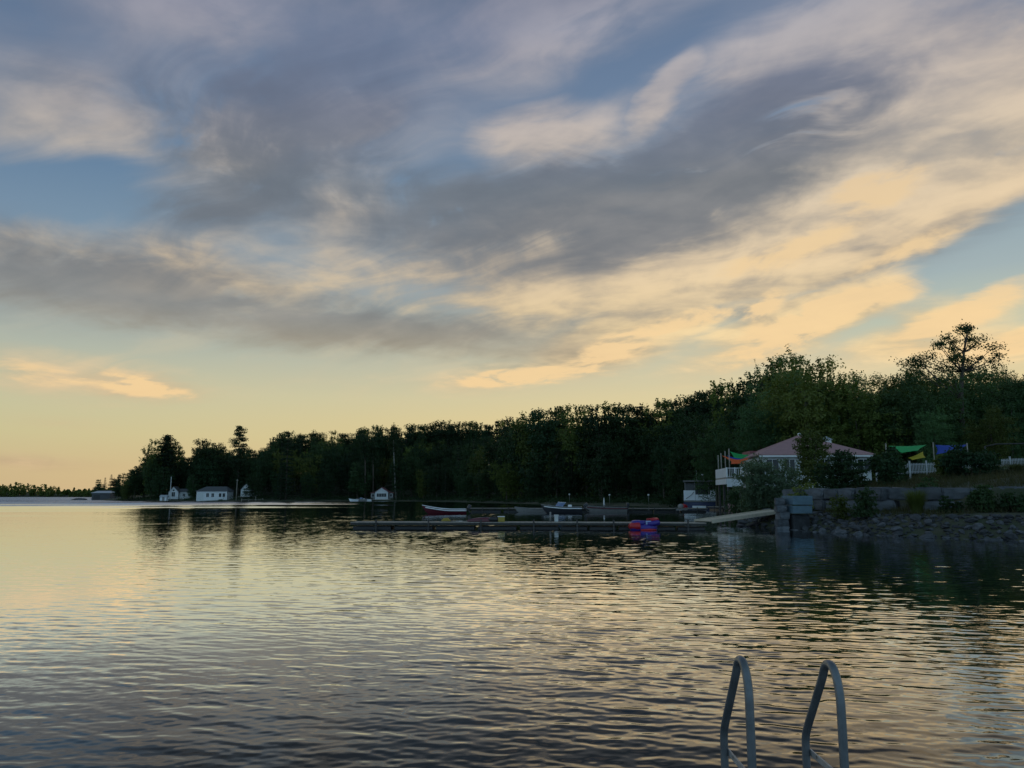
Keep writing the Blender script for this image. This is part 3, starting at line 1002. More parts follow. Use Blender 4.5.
# slender bare stems in front of the wood by the small cabin
for px, y0, y1, Y, kind, lab in [(395, 500, 440, 322, 'birch', 'leaning pale birch beside the small white lakeside cabin'), (365, 500, 445, 324, 'bark', 'straight bare trunk of a tall tree by the beached boats'),
                                 (373, 500, 452, 326, 'bark', 'thin dark stem of a tree just behind the small white lakeside cabin'), (489, 500, 452, 262, 'bark', 'thin straight tree stem on the bank above the red motorboat')]:
    b, t = at(px + (1.5 if kind == 'birch' else 0), y0, Y), at(px - (1.5 if kind == 'birch' else 0), y1, Y)
    b.z = ground(b.x, Y) - 0.3
    tr_ = thing('birch_tree' if kind == 'birch' else 'slender_tree', lab, 'tree', b)
    t = t - b
    MB().tube([(0, 0, 0), t * 0.5 + Vector((-0.25 if kind == 'birch' else 0.1, 0, 0)), t], [0.42 if kind == 'birch' else 0.34, 0.30, 0.14], 7).build('trunk', M[kind], tr_)
    r_ = np.random.default_rng(int(px))
    p, d, cs = lobed_cloud(r_, 1600, 2.8, t.z * 0.72, t.z * 1.25, 8)
    link('crown', leaves('tree_crown', r_, p + np.array([t.x, 0, 0]), 0.5, M['leaf'], 0.3, d), tr_)

# the tall open tree against the sky
TY = 104.0
TB = at(962, 446, TY)
TB.z = ground(TB.x, TY)
tall = thing('open_crowned_tree', 'tall thin-crowned tree whose separate leaf tufts stand against the sunset sky', 'tree', TB)
CL = [(780, 68, 1.0), (765, 95, .7), (812, 78, .7), (850, 120, 1.0), (866, 168, 1.1), (845, 200, .8), (790, 210, 1.1), (925, 190, .7), (655, 152, 1.0), (700, 120, 1.0), (730, 135, .8), (618, 162, .5), (640, 212, 1.2),
      (600, 205, 1.0), (520, 228, 1.1), (548, 215, .8), (575, 222, 1.1), (740, 212, 1.1), (755, 88, .7), (690, 216, .9), (800, 122, 1.0), (770, 160, .8), (815, 150, .7), (700, 170, .6), (760, 190, .8), (820, 235, 1.2), (880, 225, 1.0), (660, 245, 1.3), (720, 255, 1.3), (590, 250, 1.2)]
rt = np.random.default_rng(77)
tb = MB()
crown_p, ends = [], []
trunk_pts = [Vector((0, 0, -0.5)), at(961, 400, TY) - TB, at(962, 372, TY) - TB, at(964, 352, TY) - TB, at(967, 332, TY) - TB]
trunk_r = [0.42, 0.30, 0.22, 0.14, 0.05]
tb.tube(trunk_pts, trunk_r, 8)
for (u, v, r) in CL:
    q = at(780 + u / 4.2, 310 + v / 4.2, TY) - TB
    q.y += rt.normal() * 1.6
    j = min(range(1, 5), key=lambda k: (trunk_pts[k] - q).length + (3.0 if trunk_pts[k].z > q.z - 0.3 * abs(q.x - trunk_pts[k].x) else 0.0))
    a = trunk_pts[j]
    tb.tube([a, a.lerp(q, 0.5) + Vector((0, 0, -0.25)), q], [0.11, 0.07, 0.02], 5)
    n_ = int(190 * r)
    crown_p.append(np.array(q) + rt.normal(size=(n_, 3)) * np.array([0.60, 0.5, 0.33]) * r * rt.uniform(0.7, 1.25))
tb.build('trunk', M['bark'], tall)
link('crown', leaves('tree_crown', rt, np.concatenate(crown_p), 0.24, M['leaf'], 0.5), tall)

# ------------------------------------------------------------------ the far shore and the undergrowth
rf = np.random.default_rng(8)
ps = []
for k in range(420):
    X = rf.uniform(-1420, -690)
    Yf = 1500 + abs(rf.normal()) * 60 + (20 if X > -760 else 0)
    h = rf.uniform(9, 18) * (1.0 + 0.25 * math.sin(X * 0.03) + 0.2 * math.sin(X * 0.011 + 1))
    z = ground(X, Yf)
    pointed = rf.uniform() < 0.5
    n_ = 60
    u = rf.uniform(0, 1, n_) ** 0.8
    rad = (h * 0.22 * (1 - u) + 0.4 if pointed else h * 0.38 * np.sqrt(np.clip(1 - (u * 1.6 - 0.7) ** 2 / 0.85, 0.05, 1)))
    a = rf.uniform(0, 6.28, n_)
    ps.append(np.stack([X + np.cos(a) * rad, Yf + np.sin(a) * rad, z + u * h], 1))
tag(link('distant_woods', leaves('distant_woods', rf, np.concatenate(ps), 3.4, M['leaf_warm'], 0.3)), 'dark band of woods along the far shore of the lake', 'woods', kind='stuff')  # paler leaf colour stands in for haze over the far shore

ru = np.random.default_rng(9)
ps = []
tries = 0
while len(ps) < 950 and tries < 40000:
    tries += 1
    Y = ru.uniform(100, 350)
    px = ru.uniform(112, 860)
    x = gx(px, Y)
    d = float(sdist(SHORE, np.array([x]), np.array([Y]))[0])
    if d < 0.8 or d > 16 or (672 < px < 800 and Y < 158):
        continue
    if any((x - a) ** 2 + (Y - b) ** 2 < (r * 0.8) ** 2 for a, b, r in CLEAR):
        continue
    z = ground(x, Y)
    h = ru.uniform(0.6, 1.6) + max(0, d - 4) * 0.18
    n_ = 34
    p = ru.normal(size=(n_, 3)) * np.array([1.0, 1.0, 0.42]) * h
    p[:, 2] = np.abs(p[:, 2]) + 0.1
    ps.append(p + np.array([x, Y, z]))
tag(link('undergrowth', leaves('undergrowth', ru, np.concatenate(ps), 0.42, M['leaf'], 0.5)), 'dark undergrowth along the foot of the wood at the water edge', 'undergrowth', kind='stuff')

# ------------------------------------------------------------------ houses


def window(parent, c, w, h, rz=0.0, out=(0, -1), bars=1, fr=0.09, frame='trim'):
    """A window on a wall face: c is the middle of the opening on the wall, 'out' the wall's outward direction."""
    o = Vector((out[0], out[1], 0)).normalized()
    u = Vector((-o.y, o.x, 0))
    c = Vector(c)
    ang = math.atan2(u.y, u.x)
    mb = MB()
    for s in (-1, 1):
        mb.box(c + u * s * (w / 2 - fr / 2) + o * 0.05, (fr, 0.10, h), ang)
        mb.box(c + Vector((0, 0, s * (h / 2 - fr / 2))) + o * 0.05, (w - 2 * fr, 0.10, fr), ang)
    for k in range(bars):
        mb.box(c + u * ((k + 1) / (bars + 1) - 0.5) * w + o * 0.045, (fr * 0.6, 0.07, h - 2 * fr), ang)
    f = mb.build('window', M[frame], parent)
    MB().box(c + o * 0.022, (w - 2 * fr, 0.03, h - 2 * fr), ang).build('pane', M['glass'], f)
    return f


def gable_house(name, label, cat, cx, cy, z0, w, d, hw, hr, axis, rz, wall, roof, over=0.4, group=None):
    """Walls with gables and two roof slopes; the ridge runs along axis. Local: front faces -y."""
    t = thing(name, label, cat, (cx, cy, z0), rz, group)
    mb = MB()
    x, y = w / 2, d / 2
    if axis == 'x':
        prof = [(-x, -y, 0), (-x, y, 0), (-x, y, hw), (-x, 0, hr), (-x, -y, hw)]
        mb.poly(prof, (w, 0, 0))
    else:
        prof = [(-x, -y, 0), (x, -y, 0), (x, -y, hw), (0, -y, hr), (-x, -y, hw)]
        mb.poly(prof, (0, d, 0))
    mb.build('wall', M[wall], t)
    rb = MB()
    run = y if axis == 'x' else x
    sl = (hr - hw) / run
    th = 0.16
    for s in (-1, 1):
        e = (run + over) * s
        ze = hw - sl * over
        if axis == 'x':
            pr = [(-x - over, 0, hr + 0.03), (-x - over, e, ze + 0.03), (-x - over, e, ze + th), (-x - over, 0, hr + th + 0.03)]
            rb.poly(pr, (w + 2 * over, 0, 0))
        else:
            pr = [(0, -y - over, hr + 0.03), (e, -y - over, ze + 0.03), (e, -y - over, ze + th), (0, -y - over, hr + th + 0.03)]
            rb.poly(pr, (0, d + 2 * over, 0))
    rb.build('roof', M[roof], t)
    return t


# grey boathouse off the tip of the point
p = at(104, 500, 425)
gb = thing('boathouse', 'low grey boathouse with pale metal roof at the tip of the wooded point', 'boathouse', (p.x, 425, -0.3), 0.05)
MB().box((0, 0, 2.0), (9.6, 8, 4.0)).build('wall', M['grey_roof'], gb)
MB().loft([[(-5.2, -4.5, 4.02), (5.2, -4.5, 4.02), (5.2, 4.5, 4.02), (-5.2, 4.5, 4.02)], [(-5.2, -4.5, 4.2), (5.2, -4.5, 4.2), (5.2, 4.5, 4.2), (-5.2, 4.5, 4.2)], [(-3.4, -0.6, 5.3), (3.6, -0.6, 5.3), (3.6, 0.6, 5.3), (-3.4, 0.6, 5.3)]], smooth=False).build('roof', M['metal_roof'], gb)
MB().box((-2.2, -4.03, 1.6), (3.6, 0.06, 2.9)).build('door', M['black'], gb)

# white gable cottage
p = at(174, 499.5, 330)
zc = 0.9
wc = gable_house('cottage', 'small white gabled cottage with arched window beside the flagpole', 'cottage', p.x, 331, zc, 3.9, 6, 3.1, 5.2, 'y', 0.15, 'white', 'grey_roof')
window(wc, (0, -3.0, 2.0), 1.5, 2.0, bars=1)
window(wc, (0, -3.0, 3.7), 0.9, 0.8, bars=0)
MB().box((4.6, 0.6, 1.5), (5.1, 4.4, 3.0)).build('side_wing', M['siding'], wc)
MB().loft([[(1.8, -2.0, 3.03), (7.4, -2.0, 3.03), (7.4, 3.1, 3.03), (1.8, 3.1, 3.03)], [(1.8, 0.4, 4.4), (7.1, 0.4, 4.4), (7.1, 0.7, 4.4), (1.8, 0.7, 4.4)]], smooth=False).build('side_roof', M['grey_roof'], wc)
window(wc, (3.9, -1.6, 1.8), 1.2, 1.2, bars=1)
window(wc, (5.9, -1.6, 1.8), 1.0, 1.2, bars=1)
p = at(164, 500.3, 321)
sh = gable_house('shed', 'tiny pale shed at the water edge in front of the gabled cottage', 'shed', p.x, 321, 0.25, 2.6, 2.4, 1.6, 2.2, 'x', 0.1, 'white', 'metal_roof', 0.2)
MB().box((0.1, -1.23, 0.8), (0.9, 0.05, 1.5)).build('door', M['vinyl'], sh)
b = at(170, 498, 327)
fp = thing('flagpole', 'thin white flagpole standing beside the small gabled cottage', 'flagpole', (b.x, 327, ground(b.x, 327)))
MB().tube([(0, 0, -0.2), (0, 0, 9.4)], [0.16, 0.09], 8).build('pole', M['trim'], fp)
MB().ball((0, 0, 9.5), 0.16).build('finial', M['trim'], fp)

# long white boathouse with dark roof
p = at(214, 501, 322)
lb = thing('boathouse', 'long white boathouse with dark hipped roof and a row of windows on the wooded point', 'boathouse', (p.x, 323, 0.1), 0.03)
MB().box((0, 0, 2.0), (12.2, 8.0, 4.0)).build('wall', M['white'], lb)
MB().loft([[(-6.5, -4.4, 4.02), (6.5, -4.4, 4.02), (6.5, 4.4, 4.02), (-6.5, 4.4, 4.02)], [(-6.5, -4.4, 4.15), (6.5, -4.4, 4.15), (6.5, 4.4, 4.15), (-6.5, 4.4, 4.15)], [(-3.6, -0.3, 6.0), (4.6, -0.3, 6.0), (4.6, 0.3, 6.0), (-3.6, 0.3, 6.0)]], smooth=False).build('roof', M['grey_roof'], lb)
for k, wx in enumerate((-1.7, 0.4, 3.4, 4.9)):
    window(lb, (wx, -4.0, 2.45), 1.25, 1.7, bars=1 if k < 2 else 0)
MB().box((-4.6, -4.03, 1.7), (2.4, 0.06, 3.1)).build('door', M['siding'], lb)
for s in (-1, 1):
    MB().box((s * 6.05, -4.06, 2.0), (0.22, 0.12, 3.98)).build('corner_board', M['trim'], lb)
b = at(236, 501, 316)
lp = thing('utility_pole', 'thin bare pole standing at the water edge beside the long white boathouse', 'pole', (b.x, 316, -0.4))
MB().tube([(0, 0, 0), (0.1, 0, 9.4)], [0.17, 0.11], 7).build('pole', M['wood'], lp)
MB().box((0.1, 0, 8.9), (0.9, 0.12, 0.12)).build('crossarm', M['wood'], lp)

# pale gable half hidden in the trees
p = at(248, 499, 325)
pg = gable_house('cabin', 'half hidden cabin with a pale pointed gable between the tall pine and the woods', 'cabin', p.x, 326, 1.9, 4.6, 6, 3.0, 5.4, 'y', -0.1, 'siding', 'grey_roof')
window(pg, (0, -3.0, 1.7), 1.6, 1.4, bars=1, frame='wood')
MB().poly([(-1.0, -3.03, 3.5), (1.0, -3.03, 3.5), (0, -3.03, 4.9)], (0, -0.05, 0)).build('gable_panel', M['trim'], pg)
MB().box((0, -3.9, 0.0), (5.2, 1.8, 0.16)).build('porch', M['wood'], pg)
p = at(253, 501, 315)
ld = thing('shore_dock', 'low wooden dock with mooring posts at the shore below the half hidden cabin', 'dock', (p.x, 315, 0))
MB().box((0, 0, 0.65), (9.0, 2.2, 0.16)).build('deck', M['wood'], ld)
for k in range(4):
    MB().tube([(-4.2 + 2.8 * k, -1.18, -1.2), (-4.2 + 2.8 * k, -1.18, 1.2 + 0.8 * (k == 2))], 0.12, 7).build('post', M['wood'], ld)

# small white lakeside cabin with its band of windows
p = at(382, 499, 326)
lc = gable_house('lakeside_cabin', 'small white lakeside cabin with low gable, wide window and red-brown eaves', 'cabin', p.x, 327.5, 0.55, 5.4, 6, 3.3, 5.1, 'y', 0.0, 'white', 'dark_red_roof', 0.35)
window(lc, (0, -3.0, 2.0), 4.2, 1.6, bars=3)
for s in (-1, 1):
    MB().box((s * 3.72, 0.4, 1.45), (1.98, 4.4, 2.9)).build('side_porch', M['vinyl'], lc)
    MB().poly([(s * 2.72, -2.1, 3.25), (s * 5.1, -2.1, 2.75), (s * 5.1, -2.1, 2.95), (s * 2.72, -2.1, 3.45)], (0, 5.0, 0)).build('porch_roof', M['dark_red_roof'], lc)
    window(lc, (s * 3.72, -1.8, 1.9), 1.3, 1.3, bars=0)
MB().box((0, -4.0, 0.15), (10.0, 2.0, 0.2)).build('deck', M['wood'], lc)

# ------------------------------------------------------------------ boats


def hull(L, B, sheer, keel, bow_rise=0.25, n=14, m=9, transom=0.92):
    """Boat hull along +x (bow). Rows of points from gunwale to keel to gunwale."""
    secs = []
    for i in range(n):
        t = i / (n - 1)
        x = -L / 2 + L * t
        wv = (1 - max(0, (t - 0.35) / 0.65) ** 2.3) * (transom + (1 - transom) * min(1, t / 0.35))
        hb = max(B / 2 * wv, 0.02)
        zt = sheer + bow_rise * max(0, (t - 0.3) / 0.7) ** 1.7
        zk = keel + (zt - keel) * 0.92 * max(0, (t - 0.72) / 0.28) ** 2.2
        row = []
        for j in range(m):
            a = -1 + 2 * j / (m - 1)
            f = abs(a)
            row.append((x + 0.10 * L * 0.0, hb * (math.copysign(f ** 0.55, a)), zk + (zt - zk) * f ** 1.9))
        secs.append(row)
    return secs


def gunwale(secs, k=0):
    return [s[k] for s in secs], [s[-1] for s in secs]


def motorboat(name, label, x, y, rz, L, B, body, stripe=None, windshield=True, tilt=0.0, cover=False, sheer=0.72, rise=0.35, group=None):
    t = thing(name, label, 'boat', (x, y, 0), rz, group)
    s = hull(L, B, sheer, -0.28, rise)
    MB().loft(s, close=False).build('hull', M[body], t)
    # deck and cockpit
    g0, g1 = gunwale(s)
    db = MB()
    for i in range(len(s) - 1):
        cockpit = 2 <= i < 9 and not cover
        zf = -0.30 if cockpit else (-0.03 if not cover else 0.16)
        a, b, c, d = Vector(g0[i]), Vector(g1[i]), Vector(g1[i + 1]), Vector(g0[i + 1])
        ins = 0.88 if cockpit else 0.99
        q = [Vector((v.x, v.y * ins, v.z + zf)) for v in (a, b, c, d)]
        db.poly([q[0], q[1], q[2], q[3]], (0, 0, 0.025))
    db.build('deck', M['vinyl' if not cover else 'boat_dark'], t)
    for g in (g0, g1):
        MB().tube([Vector(v) + Vector((0, 0, 0.02)) for v in g], 0.045, 6).build('gunwale', M['boat_white' if body == 'boat_red' else 'vinyl'], t)
    if stripe:
        st = MB()
        for side in (0, -1):
            st.tube([Vector((q[side][0], q[side][1] * 1.01, q[side][2] - 0.16)) for q in s[:-1]], 0.07, 6)
        st.build('stripe', M[stripe], t)
    if windshield:
        wx = L * 0.08
        fr = MB()
        pts = [(wx - 0.55, -B * 0.40, sheer + 0.04), (wx + 0.15, -B * 0.36, sheer + 0.06), (wx + 0.42, -B * 0.12, sheer + 0.10), (wx + 0.42, B * 0.12, sheer + 0.10), (wx + 0.15, B * 0.36, sheer + 0.06), (wx - 0.55, B * 0.40, sheer + 0.04)]
        top = [(p_[0] - 0.42, p_[1] * 0.93, p_[2] + 0.55) for p_ in pts]
        gl = MB()
        gl.loft([[Vector(a) for a in pts], [Vector(a) for a in top]], close=False, smooth=False)
        bmesh.ops.solidify(gl.bm, geom=gl.bm.faces[:], thickness=0.02)
        wo = gl.build('windshield', M['tube_pale'], t)
        MB().tube(top, 0.028, 6).tube(pts, 0.028, 6).build('frame', M['trim'], wo)
        MB().box((wx - 1.5, -B * 0.2, sheer - 0.05), (0.5, 0.5, 0.7), bev=0.08).build('seat', M['boat_white'], t)
        MB().box((wx - 1.5, B * 0.2, sheer - 0.05), (0.5, 0.5, 0.7), bev=0.08).build('seat', M['boat_white'], t)
    ob = thing('outboard', None, None)
    bpy.data.objects.remove(ob)
    ang = tilt
    mx = -L / 2 - 0.22
    mb = MB()
    mb.box((mx - 0.12 * math.sin(ang) * 3, 0, sheer + 0.28), (0.42, 0.36, 0.55), bev=0.09, ry=-ang)
    e = mb.build('engine', M['boat_dark'], t)
    MB().tube([(mx, 0, sheer), (mx - math.sin(ang) * 0.9, 0, sheer - math.cos(ang) * 0.9 + 0.1)], [0.10, 0.07], 7).build('shaft', M['boat_dark'], e)
    return t


p = at(444, 514, 96)
motorboat('motorboat', 'maroon open motorboat with white gunwale and upturned bow behind the long dock', p.x, 96, PI + 0.12, 5.4, 2.0, 'boat_red', 'boat_white', windshield=False, tilt=0.5, sheer=0.58, rise=0.5)
p = at(561, 512, 100)
motorboat('speedboat', 'dark hulled speedboat with raked windshield moored behind the long dock', p.x, 99, PI - 0.1, 5.2, 2.1, 'boat_dark', 'boat_white', windshield=True, tilt=0.9, sheer=0.80, rise=0.3)
p = at(531, 512, 104)
motorboat('rowing_boat', 'low pale skiff half hidden beyond the bow of the dark speedboat', p.x, 104, PI - 0.05, 4.4, 1.6, 'vinyl', None, windshield=False, sheer=0.5, rise=0.25)
p = at(604, 512, 103)
pb = motorboat('covered_boat', 'long low boat under a dark cover with a short white mast', p.x, 102, PI + 0.03, 5.6, 2.1, 'vinyl', 'boat_red', windshield=False, cover=True, sheer=0.75, rise=0.2)
MB().tube([(0.1, 0, 0.8), (0.1, 0, 1.5), (0.1, 0, 2.0)], [0.14, 0.09, 0.02], 8).build('mast', M['trim'], pb)

for k, (px, lab, bd) in enumerate([(354, 'white hulled boat drawn up at the shore by the small cabin, furthest from the cabin', 'boat_white'), (361, 'low grey boat drawn up at the shore beside the small white cabin', 'vinyl'), (366.5, 'small pale boat lying at the shore close to the small white cabin', 'boat_white')]):
    p = at(px, 500.5, 315)
    motorboat('moored_boat', lab, p.x, 314 + k, PI + 0.4 - 0.3 * k, 3.8, 1.7, bd, None, windshield=(k == 1), sheer=0.9, rise=0.3)

# the white and blue cabin cruiser, stern towards the dock
Y = 132.0
p = at(699, 509, Y)
cr = thing('cabin_cruiser', 'white and navy cabin cruiser moored stern-on below the balcony', 'boat', (p.x + 0.3, Y, 0), -0.22)
hs = [[(-2.75, -3, 1.2), (-2.6, -3, -0.3), (2.6, -3, -0.3), (2.75, -3, 1.2)], [(-2.85, 1, 1.25), (-2.6, 1, -0.3), (2.6, 1, -0.3), (2.85, 1, 1.25)], [(-2.5, 4.5, 1.5), (-1.6, 4.5, -0.2), (1.6, 4.5, -0.2), (2.5, 4.5, 1.5)], [(-0.2, 8.0, 2.0), (-0.1, 7.2, 0.3), (0.1, 7.2, 0.3), (0.2, 8.0, 2.0)]]
MB().loft(hs, smooth=False).build('hull', M['boat_blue'], cr)
MB().box((0.05, -0.1, 1.34), (5.5, 6.0, 0.22), bev=0.05).build('deck', M['vinyl'], cr)
MB().box((-1.8, -3.02, 2.3), (1.9, 0.16, 1.65), bev=0.04).build('transom_panel', M['boat_white'], cr)
MB().box((-2.66, -0.4, 2.0), (0.14, 5.0, 1.3), bev=0.03).build('bulwark', M['boat_white'], cr)
MB().box((2.66, -0.4, 2.0), (0.14, 5.0, 1.3), bev=0.03).build('bulwark', M['boat_white'], cr)
MB().box((0.35, -3.0, 1.95), (2.36, 0.14, 0.98), bev=0.03).build('transom_gate', M['boat_white'], cr)
MB().box((2.1, -2.9, 2.35), (1.1, 0.3, 1.8), bev=0.05).build('side_locker', M['boat_white'], cr)
MB().tube([(-2.4, -3.13, 1.75), (-1.5, -3.13, 2.35), (-1.05, -3.13, 2.9)], 0.05, 6).build('grab_rail', M['vinyl'], cr)
cab = MB().box((0, 1.6, 2.9), (4.9, 4.0, 3.0), bev=0.08).build('cabin', M['boat_dark'], cr)
for wx in (-1.55, 0.0, 1.55):
    MB().box((wx, -0.43, 3.35), (1.3, 0.06, 1.4)).build('window', M['glass'], cab)
for wx in (-2.5, -0.9, 1.3, 2.5):
    MB().box((wx, -2.7, 3.55), (0.12, 0.12, 2.1)).build('post', M['vinyl'], cr)
MB().box((0, 0.1, 4.66), (5.6, 6.6, 0.2), bev=0.06).build('roof', M['vinyl'], cr)
MB().tube([(0.6, 0.2, 4.7), (0.6, 0.2, 5.6)], 0.08, 8).build('mast', M['trim'], cr)
MB().ball((0.6, 0.2, 5.75), (0.42, 0.42, 0.2)).build('radar_dome', M['boat_white'], cr)
MB().tube([(-0.5, 0.5, 4.7), (-0.5, 0.5, 6.6)], [0.03, 0.012], 6).build('aerial', M['trim'], cr)
MB().box((-0.3, -3.5, 0.42), (2.2, 0.9, 0.36), bev=0.05).build('swim_platform', M['boat_white'], cr)

# small tender with a red cover
p = at(683, 511, 112)
td = thing('dinghy', 'small pale dinghy with a red and white cover beside the cabin cruiser', 'boat', (p.x, 112, 0), 0.3)
MB().loft(hull(1.7, 1.1, 0.5, -0.15, 0.1), close=False).build('hull', M['boat_white'], td)
MB().ball((0.05, 0, 0.62), (0.72, 0.5, 0.46)).build('cover', M['tube_red'], td)
MB().ball((-0.35, -0.05, 0.70), (0.45, 0.48, 0.40)).build('hood', M['vinyl'], td)

# ------------------------------------------------------------------ docks
Yd = 53.5
xa, xb, xc = at(352, 520, Yd).x, at(560, 520, Yd).x, at(706, 521, 52).x


def dock(name, label, pts, width, z, wood, posts, floats, group=None):
    """A dock along a line of points (x, y): planked deck, fascia, floats and posts."""
    t = thing(name, label, 'dock', (pts[0][0], pts[0][1], 0))
    ox, oy = pts[0]
    for (x0, y0), (x1, y1) in zip(pts, pts[1:]):
        L = math.hypot(x1 - x0, y1 - y0)
        a = math.atan2(y1 - y0, x1 - x0)
        mb = MB()
        n = max(4, int(L / 0.30))
        for k in range(n):
            f = (k + 0.5) / n
            mb.box((x0 - ox + (x1 - x0) * f, y0 - oy + (y1 - y0) * f, z), (L / n - 0.02, width, 0.045), a)
        mb.build('deck', M[wood], t)
        c = Vector(((x0 + x1) / 2 - ox, (y0 + y1) / 2 - oy, 0))
        nrm = Vector((math.sin(a), -math.cos(a), 0))
        for s in (-1, 1):
            MB().box(c + nrm * s * (width / 2 - 0.05) + Vector((0, 0, z - 0.09)), (L - 0.02, 0.06, 0.13), a).build('fascia', M['dark_wood'], t)
        for k in range(floats):
            f = (k + 0.5) / floats
            MB().box((x0 - ox + (x1 - x0) * f, y0 - oy + (y1 - y0) * f, (z - 0.26) / 2 - 0.12), (L / floats * 0.92, width * 0.7, z - 0.02), a, bev=0.06).build('float', M['black'], t)
        for k in range(posts):
            f = (k + 0.5) / posts
            q = Vector((x0 - ox + (x1 - x0) * f, y0 - oy + (y1 - y0) * f, 0)) + nrm * (width / 2 + 0.07)
            MB().tube([q + Vector((0, 0, -1.2)), q + Vector((0, 0, z + 0.22))], 0.055, 7).build('post', M['dark_wood'], t)
    return t


dock('floating_dock', 'long low floating dock reaching across the bay in front of the moored boats', [(xa, Yd + 0.6), (xb, Yd), (xc, 52.3)], 1.9, 0.42, 'wood', 4, 5)
# gangway up to the rocks
g0, g1 = Vector((xc - 0.1, 52.4, 0.54)), Vector(at(779, 510.3, 56.5))
gw = thing('gangway', 'pale wooden gangway sloping up from the floating dock to the rocks', 'gangway', g0)
dv = g1 - g0
hd = Vector((dv.x, dv.y, 0)).length
ga = math.atan2(dv.y, dv.x)
gp = -math.atan2(dv.z, hd)
mb = MB()
for k in range(22):
    mb.box(dv * ((k + 0.5) / 22), (dv.length / 22 - 0.02, 1.5, 0.05), ga, ry=gp)
mb.build('deck', M['pale_wood'], gw)
for s in (-1, 1):
    q = Vector((math.sin(ga), -math.cos(ga), 0)) * s * 0.79
    MB().box(dv * 0.5 + q + Vector((0, 0, -0.02)), (dv.length, 0.07, 0.22), ga, ry=gp).build('side_beam', M['pale_wood'], gw)

Y2 = 106.0
dock('mooring_dock', 'further dock where the speedboat and covered boat are moored', [(at(470, 510, Y2).x, Y2 + 1), (at(600, 510, Y2).x, Y2), (at(706, 510, Y2).x, Y2)], 2.0, 0.55, 'wood', 5, 4)
dock('cruiser_dock', 'short dock along the bank between the cabin cruiser and the gangway', [(at(712, 506, 118).x, 118), (at(742, 506, 112).x, 112)], 1.8, 0.62, 'wood', 2, 2)

# things lying and standing on the long dock


def on_dock(px, py):
    p = at(px, py, 53.0)
    f = (p.x - xa) / (xb - xa)
    return p.x, 54.1 - 0.6 * min(max(f, 0), 1) - (1.2 * max(0, (p.x - xb) / (xc - xb)))


for k, (px, hh, m_, lab) in enumerate([(551, 0.6, 'vinyl', 'thin grey mooring post on the long dock, left of the white pedestal'), (557, 0.38, 'siding', 'white power pedestal standing on the long dock below the speedboat')]):
    x, y = on_dock(px, 519)
    t = thing('mooring_post' if k == 0 else 'power_pedestal', lab, 'post', (x, y + 0.3, 0.445))
    if k == 0:
        MB().tube([(0, 0, 0), (0, 0, hh)], 0.06, 8).build('shaft', M[m_], t)
        MB().ball((0, 0, hh), 0.075).build('cap', M[m_], t)
    else:
        MB().box((0, 0, hh / 2), (0.26, 0.22, hh), bev=0.04).build('body', M[m_], t)
        MB().box((0, 0, hh + 0.05), (0.32, 0.28, 0.1), bev=0.03).build('cap', M[m_], t)
x, y = on_dock(445, 518)
t = thing('coiled_hose', 'pale yellowish hose coiled on the long dock in front of the maroon boat', 'hose', (x, y, 0.445))
MB().tube([(math.cos(a * 0.5) * (0.34 - a * 0.004), math.sin(a * 0.5) * 0.3, 0.04 + a * 0.004) for a in range(52)], 0.035, 6).build('coil', M['yellow'], t)
MB().tube([(0.34, 0, 0.04), (0.6, 0.1, 0.04), (0.85, -0.1, 0.05)], 0.03, 6).build('nozzle', M['vinyl'], t)
x, y = on_dock(474, 518)
t = thing('paddle', 'pale paddle lying on the long dock beside the maroon kayak', 'paddle', (x, y + 0.2, 0.445), 0.1)
MB().tube([(-0.9, 0, 0.04), (0.9, 0, 0.04)], 0.025, 6).build('shaft', M['vinyl'], t)
for s in (-1, 1):
    MB().box((s * 1.05, 0, 0.045), (0.42, 0.17, 0.035), bev=0.012).build('blade', M['trim'], t)
x, y = on_dock(485, 518)
t = thing('kayak', 'short maroon kayak lying upside down on the long dock', 'kayak', (x, y + 0.15, 0.445), 0.15)
kb = MB()
kb.loft([[(-1.25 + 2.5 * i / 12, 0.30 * math.sin(PI * (0.04 + 0.92 * i / 12)) * math.cos(a), 0.30 * math.sin(PI * (0.06 + 0.88 * i / 12)) ** 0.5 * math.sin(a)) for a in [PI * j / 8 for j in range(9)]] for i in range(13)], close=True)
kb.build('hull', M['boat_red'], t)
MB().tube([(-1.22, 0, 0.17), (0, 0, 0.315), (1.22, 0, 0.17)], 0.02, 5).build('keel_strip', M['boat_dark'], t)
x, y = on_dock(501, 518)
t = thing('cooler', 'small yellow cooler on the long dock behind the dark kit bag', 'cooler', (x, y, 0.445), 0.2)
MB().box((0, 0, 0.16), (0.46, 0.3, 0.32), bev=0.03).build('body', M['yellow'], t)
MB().box((0, 0, 0.35), (0.48, 0.32, 0.06), bev=0.02).build('lid', M['trim'], t)
x, y = on_dock(494, 518)
t = thing('kit_bag', 'dark soft bag lying on the long dock next to the yellow cooler', 'bag', (x, y, 0.445), 0.05)
MB().ball((0, 0, 0.17), (0.42, 0.2, 0.18)).build('body', M['black'], t)
MB().tube([(-0.18, 0, 0.33), (-0.1, 0, 0.45), (0.1, 0, 0.45), (0.18, 0, 0.33)], 0.018, 6).build('handle', M['black'], t)

